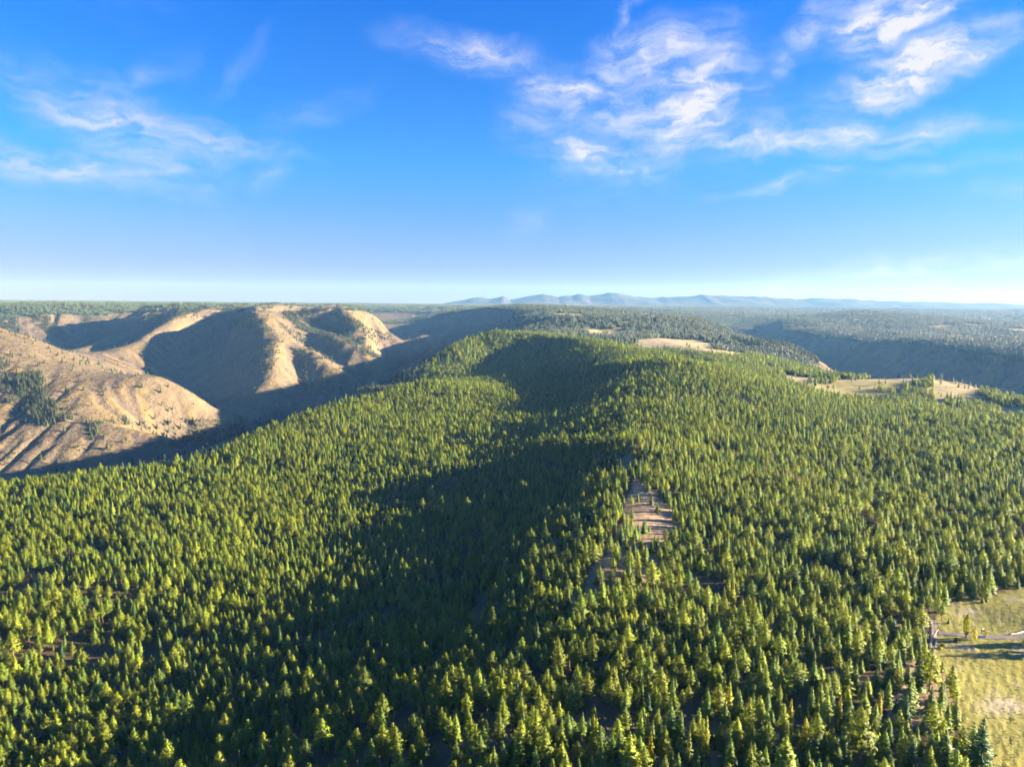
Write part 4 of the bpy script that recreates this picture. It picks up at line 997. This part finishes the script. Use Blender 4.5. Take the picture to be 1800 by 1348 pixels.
def strip(name, pts, half, mat, lift, parent=None, off=0.0):
    pts = np.array([(p[0], p[1]) for p in pts]); seg = np.cumsum(np.r_[0, np.hypot(*np.diff(pts, axis=0).T)])
    s = np.arange(0, seg[-1], 1.5); x = np.interp(s, seg, pts[:, 0]); y = np.interp(s, seg, pts[:, 1])
    kk = np.ones(9)/9; xp = np.convolve(np.pad(x, 4, 'edge'), kk, 'valid'); yp = np.convolve(np.pad(y, 4, 'edge'), kk, 'valid')
    tx, ty = np.gradient(xp), np.gradient(yp); L = np.hypot(tx, ty); nx, ny = -ty/L, tx/L
    nw = 5; V = []; Fc = []
    wv = half*(1+.12*fbm(s/9, s*0+3.3, 2, 3))
    for q in range(nw):
        o = (q/(nw-1)*2-1)*wv+off; X_, Y_ = xp+nx*o, yp+ny*o
        V.append(np.stack([X_, Y_, gsample(X_, Y_, GZ)+lift], 1))
    V = np.stack(V, 1); m_ = len(s)
    ii, jj = np.meshgrid(np.arange(m_-1), np.arange(nw-1), indexing='ij'); a = (ii*nw+jj).ravel()
    return mesh_obj(name, V.reshape(-1, 3), np.stack([a+1, a, a+nw, a+nw+1], 1), mat, parent, smooth=True)
tag(strip('road', road_e, 2.4, M_ASPH, .16), kind='structure')
trk = tag(strip('dirt_track', road_w, 1.6, M_DIRT, .12), kind='structure')
for sgn in (-1, 1): strip('wheel_rut', road_w, .33, M_RUT, .15, trk, sgn*.8)

def box_geo(x0, x1, y0, y1, z0, z1):
    V = [(x0, y0, z0), (x1, y0, z0), (x1, y1, z0), (x0, y1, z0), (x0, y0, z1), (x1, y0, z1), (x1, y1, z1), (x0, y1, z1)]
    return V, [(3, 2, 1, 0), (4, 5, 6, 7), (0, 1, 5, 4), (1, 2, 6, 5), (2, 3, 7, 6), (3, 0, 4, 7)]
def bar_geo(a, b, w):
    a, b = np.array(a, float), np.array(b, float); d = b-a; d /= np.linalg.norm(d); s = np.cross(d, [0, 0, 1.0]) if abs(d[2]) < .95 else np.array([1., 0, 0])
    s /= np.linalg.norm(s); t = np.cross(s, d); V = []
    for p in (a, b):
        for q in range(6):
            an = q*math.pi/3; V.append(tuple(p+(s*math.cos(an)+t*math.sin(an))*w))
    return V, [(q, (q+1) % 6, 6+(q+1) % 6, 6+q) for q in range(6)]+[(5, 4, 3, 2, 1, 0), (6, 7, 8, 9, 10, 11)]
# poplar and the yellow bushes
def broadleaf(name, px, crown, trunk, mat, label, cat):
    p = hit(*px); root = empty(name, p)
    mesh_obj('crown', crown[0], crown[1], mat, root); mesh_obj('trunk', trunk[0], trunk[1], M_GREY, root); tag(root, label, cat); return root
q = np.random.default_rng(900)
broadleaf('poplar_tree', (1698, 1121), poplar_crown(12.8, 1.5, q), trunk_geo(11, .3, q), M_POPLAR, 'tall columnar yellow-green poplar beside the road', 'tree')
broadleaf('yellow_bush', (1712, 1124), poplar_crown(5.4, 1.7, q, 330, .06), trunk_geo(3.5, .12, q), M_YELLOW, 'bright yellow bush at the roadside right of the poplar', 'bush')
broadleaf('yellow_bush', (1803, 1138), poplar_crown(5.0, 1.8, q, 330, .06), trunk_geo(3.0, .12, q), M_YELLOW, 'yellow bush cut off by the right edge of the picture', 'bush')
broadleaf('dark_bush', (1682, 1128), [shrub_crown(1.5, 2.0, q, 160)][0], trunk_geo(1.4, .08, q), M_SHRUB, 'small dark bush in the meadow just below the poplar', 'bush')
for px, rr, lab in [((1668, 1300), 2.2, 'yellow shrub at the foot of the forest edge, upper of two'), ((1686, 1308), 2.6, 'broad yellow shrub spilling from the forest edge into the meadow'), ((1652, 1140), 1.5, 'yellow shrub at the meadow corner beside the dirt track'), ((1658, 1134), 1.2, 'small yellow shrub between the track and the dark bush')]:
    broadleaf('yellow_shrub', px, shrub_crown(rr, rr*.6, q, 150), trunk_geo(rr*.4, .08, q), M_YELLOW, lab, 'shrub')
# tall trees just past the right edge whose shadows fall into the view
for wh, (u, v, h, kk) in zip(('nearest the view', 'second', 'third', 'farthest'), [(1893, 1131, 13, 2), (1912, 1127, 11, 0), (1935, 1145, 14, 4), (1955, 1148, 12, 2)]):
    p = hit(u, v); put_tree('pine_tree', kk, p, h, 1.4, u, 'pine past the right edge, shading the meadow by the road, '+wh, 'tree', 'pines past the right edge')
# low blue board between two posts
p = hit(1725, 1121); root = empty('blue_board', p, math.radians(-6)); tag(root, 'low light blue board between two dark posts beside the road', 'sign')
for xx in (-1.75, 1.75): g = bar_geo((xx, 0, -.3), (xx, 0, 2.6), .10); mesh_obj('post', g[0], g[1], M_POST, root)
g = box_geo(-1.6, 1.6, -.05, .05, .12, 1.15); mesh_obj('panel', g[0], g[1], M_BLUE, root)
p = hit(1725, 1113); root = empty('sign_post', p, .2); tag(root, 'dark sign post with a slanted plate across the road from the blue board', 'sign')
g = bar_geo((0, 0, -.3), (0, 0, 2.8), .11); mesh_obj('post', g[0], g[1], M_POST, root)
g = box_geo(-.1, 1.5, -.20, -.13, 2.1, 2.75); mesh_obj('plate', g[0], g[1], M_PALE, root)
# pale rail along the bend
root_p = hit(1777, 1117); root = empty('guard_rail', root_p); tag(root, 'pale timber rail along the road bend at the right edge', 'rail')
ends = [hit(1777, 1117), hit(1788, 1115), hit(1800, 1112), hit(1815, 1108), hit(1835, 1102)]
for a, b in zip(ends[:-1], ends[1:]):
    A, B = np.array(a)-root_p, np.array(b)-root_p; up = np.array([0, 0, 1.0])
    for zz in (.45, .95): g = bar_geo(A+up*zz, B+up*zz, .17); mesh_obj('rail', g[0], g[1], M_PALE, root)
for a in ends:
    A = np.array(a)-root_p; g = bar_geo(A-np.array([0, 0, .3]), A+np.array([0, 0, 1.15]), .12); mesh_obj('post', g[0], g[1], M_PALE, root)
# braced pale pole at the junction and the long gate pole across the track
p = hit(1655, 1104); root = empty('braced_pole', p); tag(root, 'pale pole with slanting brace at the corner of the road junction', 'pole')
g = bar_geo((.4, 0, -.3), (.1, 0, 4.2), .11); mesh_obj('pole', g[0], g[1], M_PALE, root)
g = bar_geo((-1.4, -.6, -.2), (.1, 0, 3.4), .09); mesh_obj('brace', g[0], g[1], M_PALE, root)
pa, pb = hit(1649, 1109), hit(1641, 1123); root = empty('gate_pole', pa); tag(root, 'long pale gate pole lying open across the dirt track', 'gate')
D = np.array(pb)-np.array(pa); g = bar_geo((0, 0, .8), tuple(D+np.array([0, 0, .8])), .11); mesh_obj('pole', g[0], g[1], M_PALE, root)
for f in (.03, .97): g = bar_geo(tuple(D*f+np.array([0, 0, -.3])), tuple(D*f+np.array([0, 0, .95])), .1); mesh_obj('post', g[0], g[1], M_PALE, root)

# ------------------------------------------------------------------ the air
def build_haze():
    g = box_geo(-27600, 27600, -27600, 27600, float(GZ.min())-1.5, CAM_Z+720)
    m = bpy.data.materials.new('haze_air'); m.use_nodes = True; nn = NT(m.node_tree)
    for k_ in list(nn.n): nn.n.remove(k_)
    out = nn.node('ShaderNodeOutputMaterial'); v = nn.node('ShaderNodeVolumePrincipled')
    v.inputs['Color'].default_value = (.24, .54, 1.0, 1); v.inputs['Density'].default_value = 2.35e-5; v.inputs['Anisotropy'].default_value = 0.15
    v.inputs['Absorption Color'].default_value = (1, 1, 1, 1)
    nn.link(v.outputs[0], out.inputs['Volume'])
    tag(mesh_obj('haze', g[0], g[1], m), 'thin blue haze filling the air over the valleys', 'haze', kind='stuff')
build_haze()
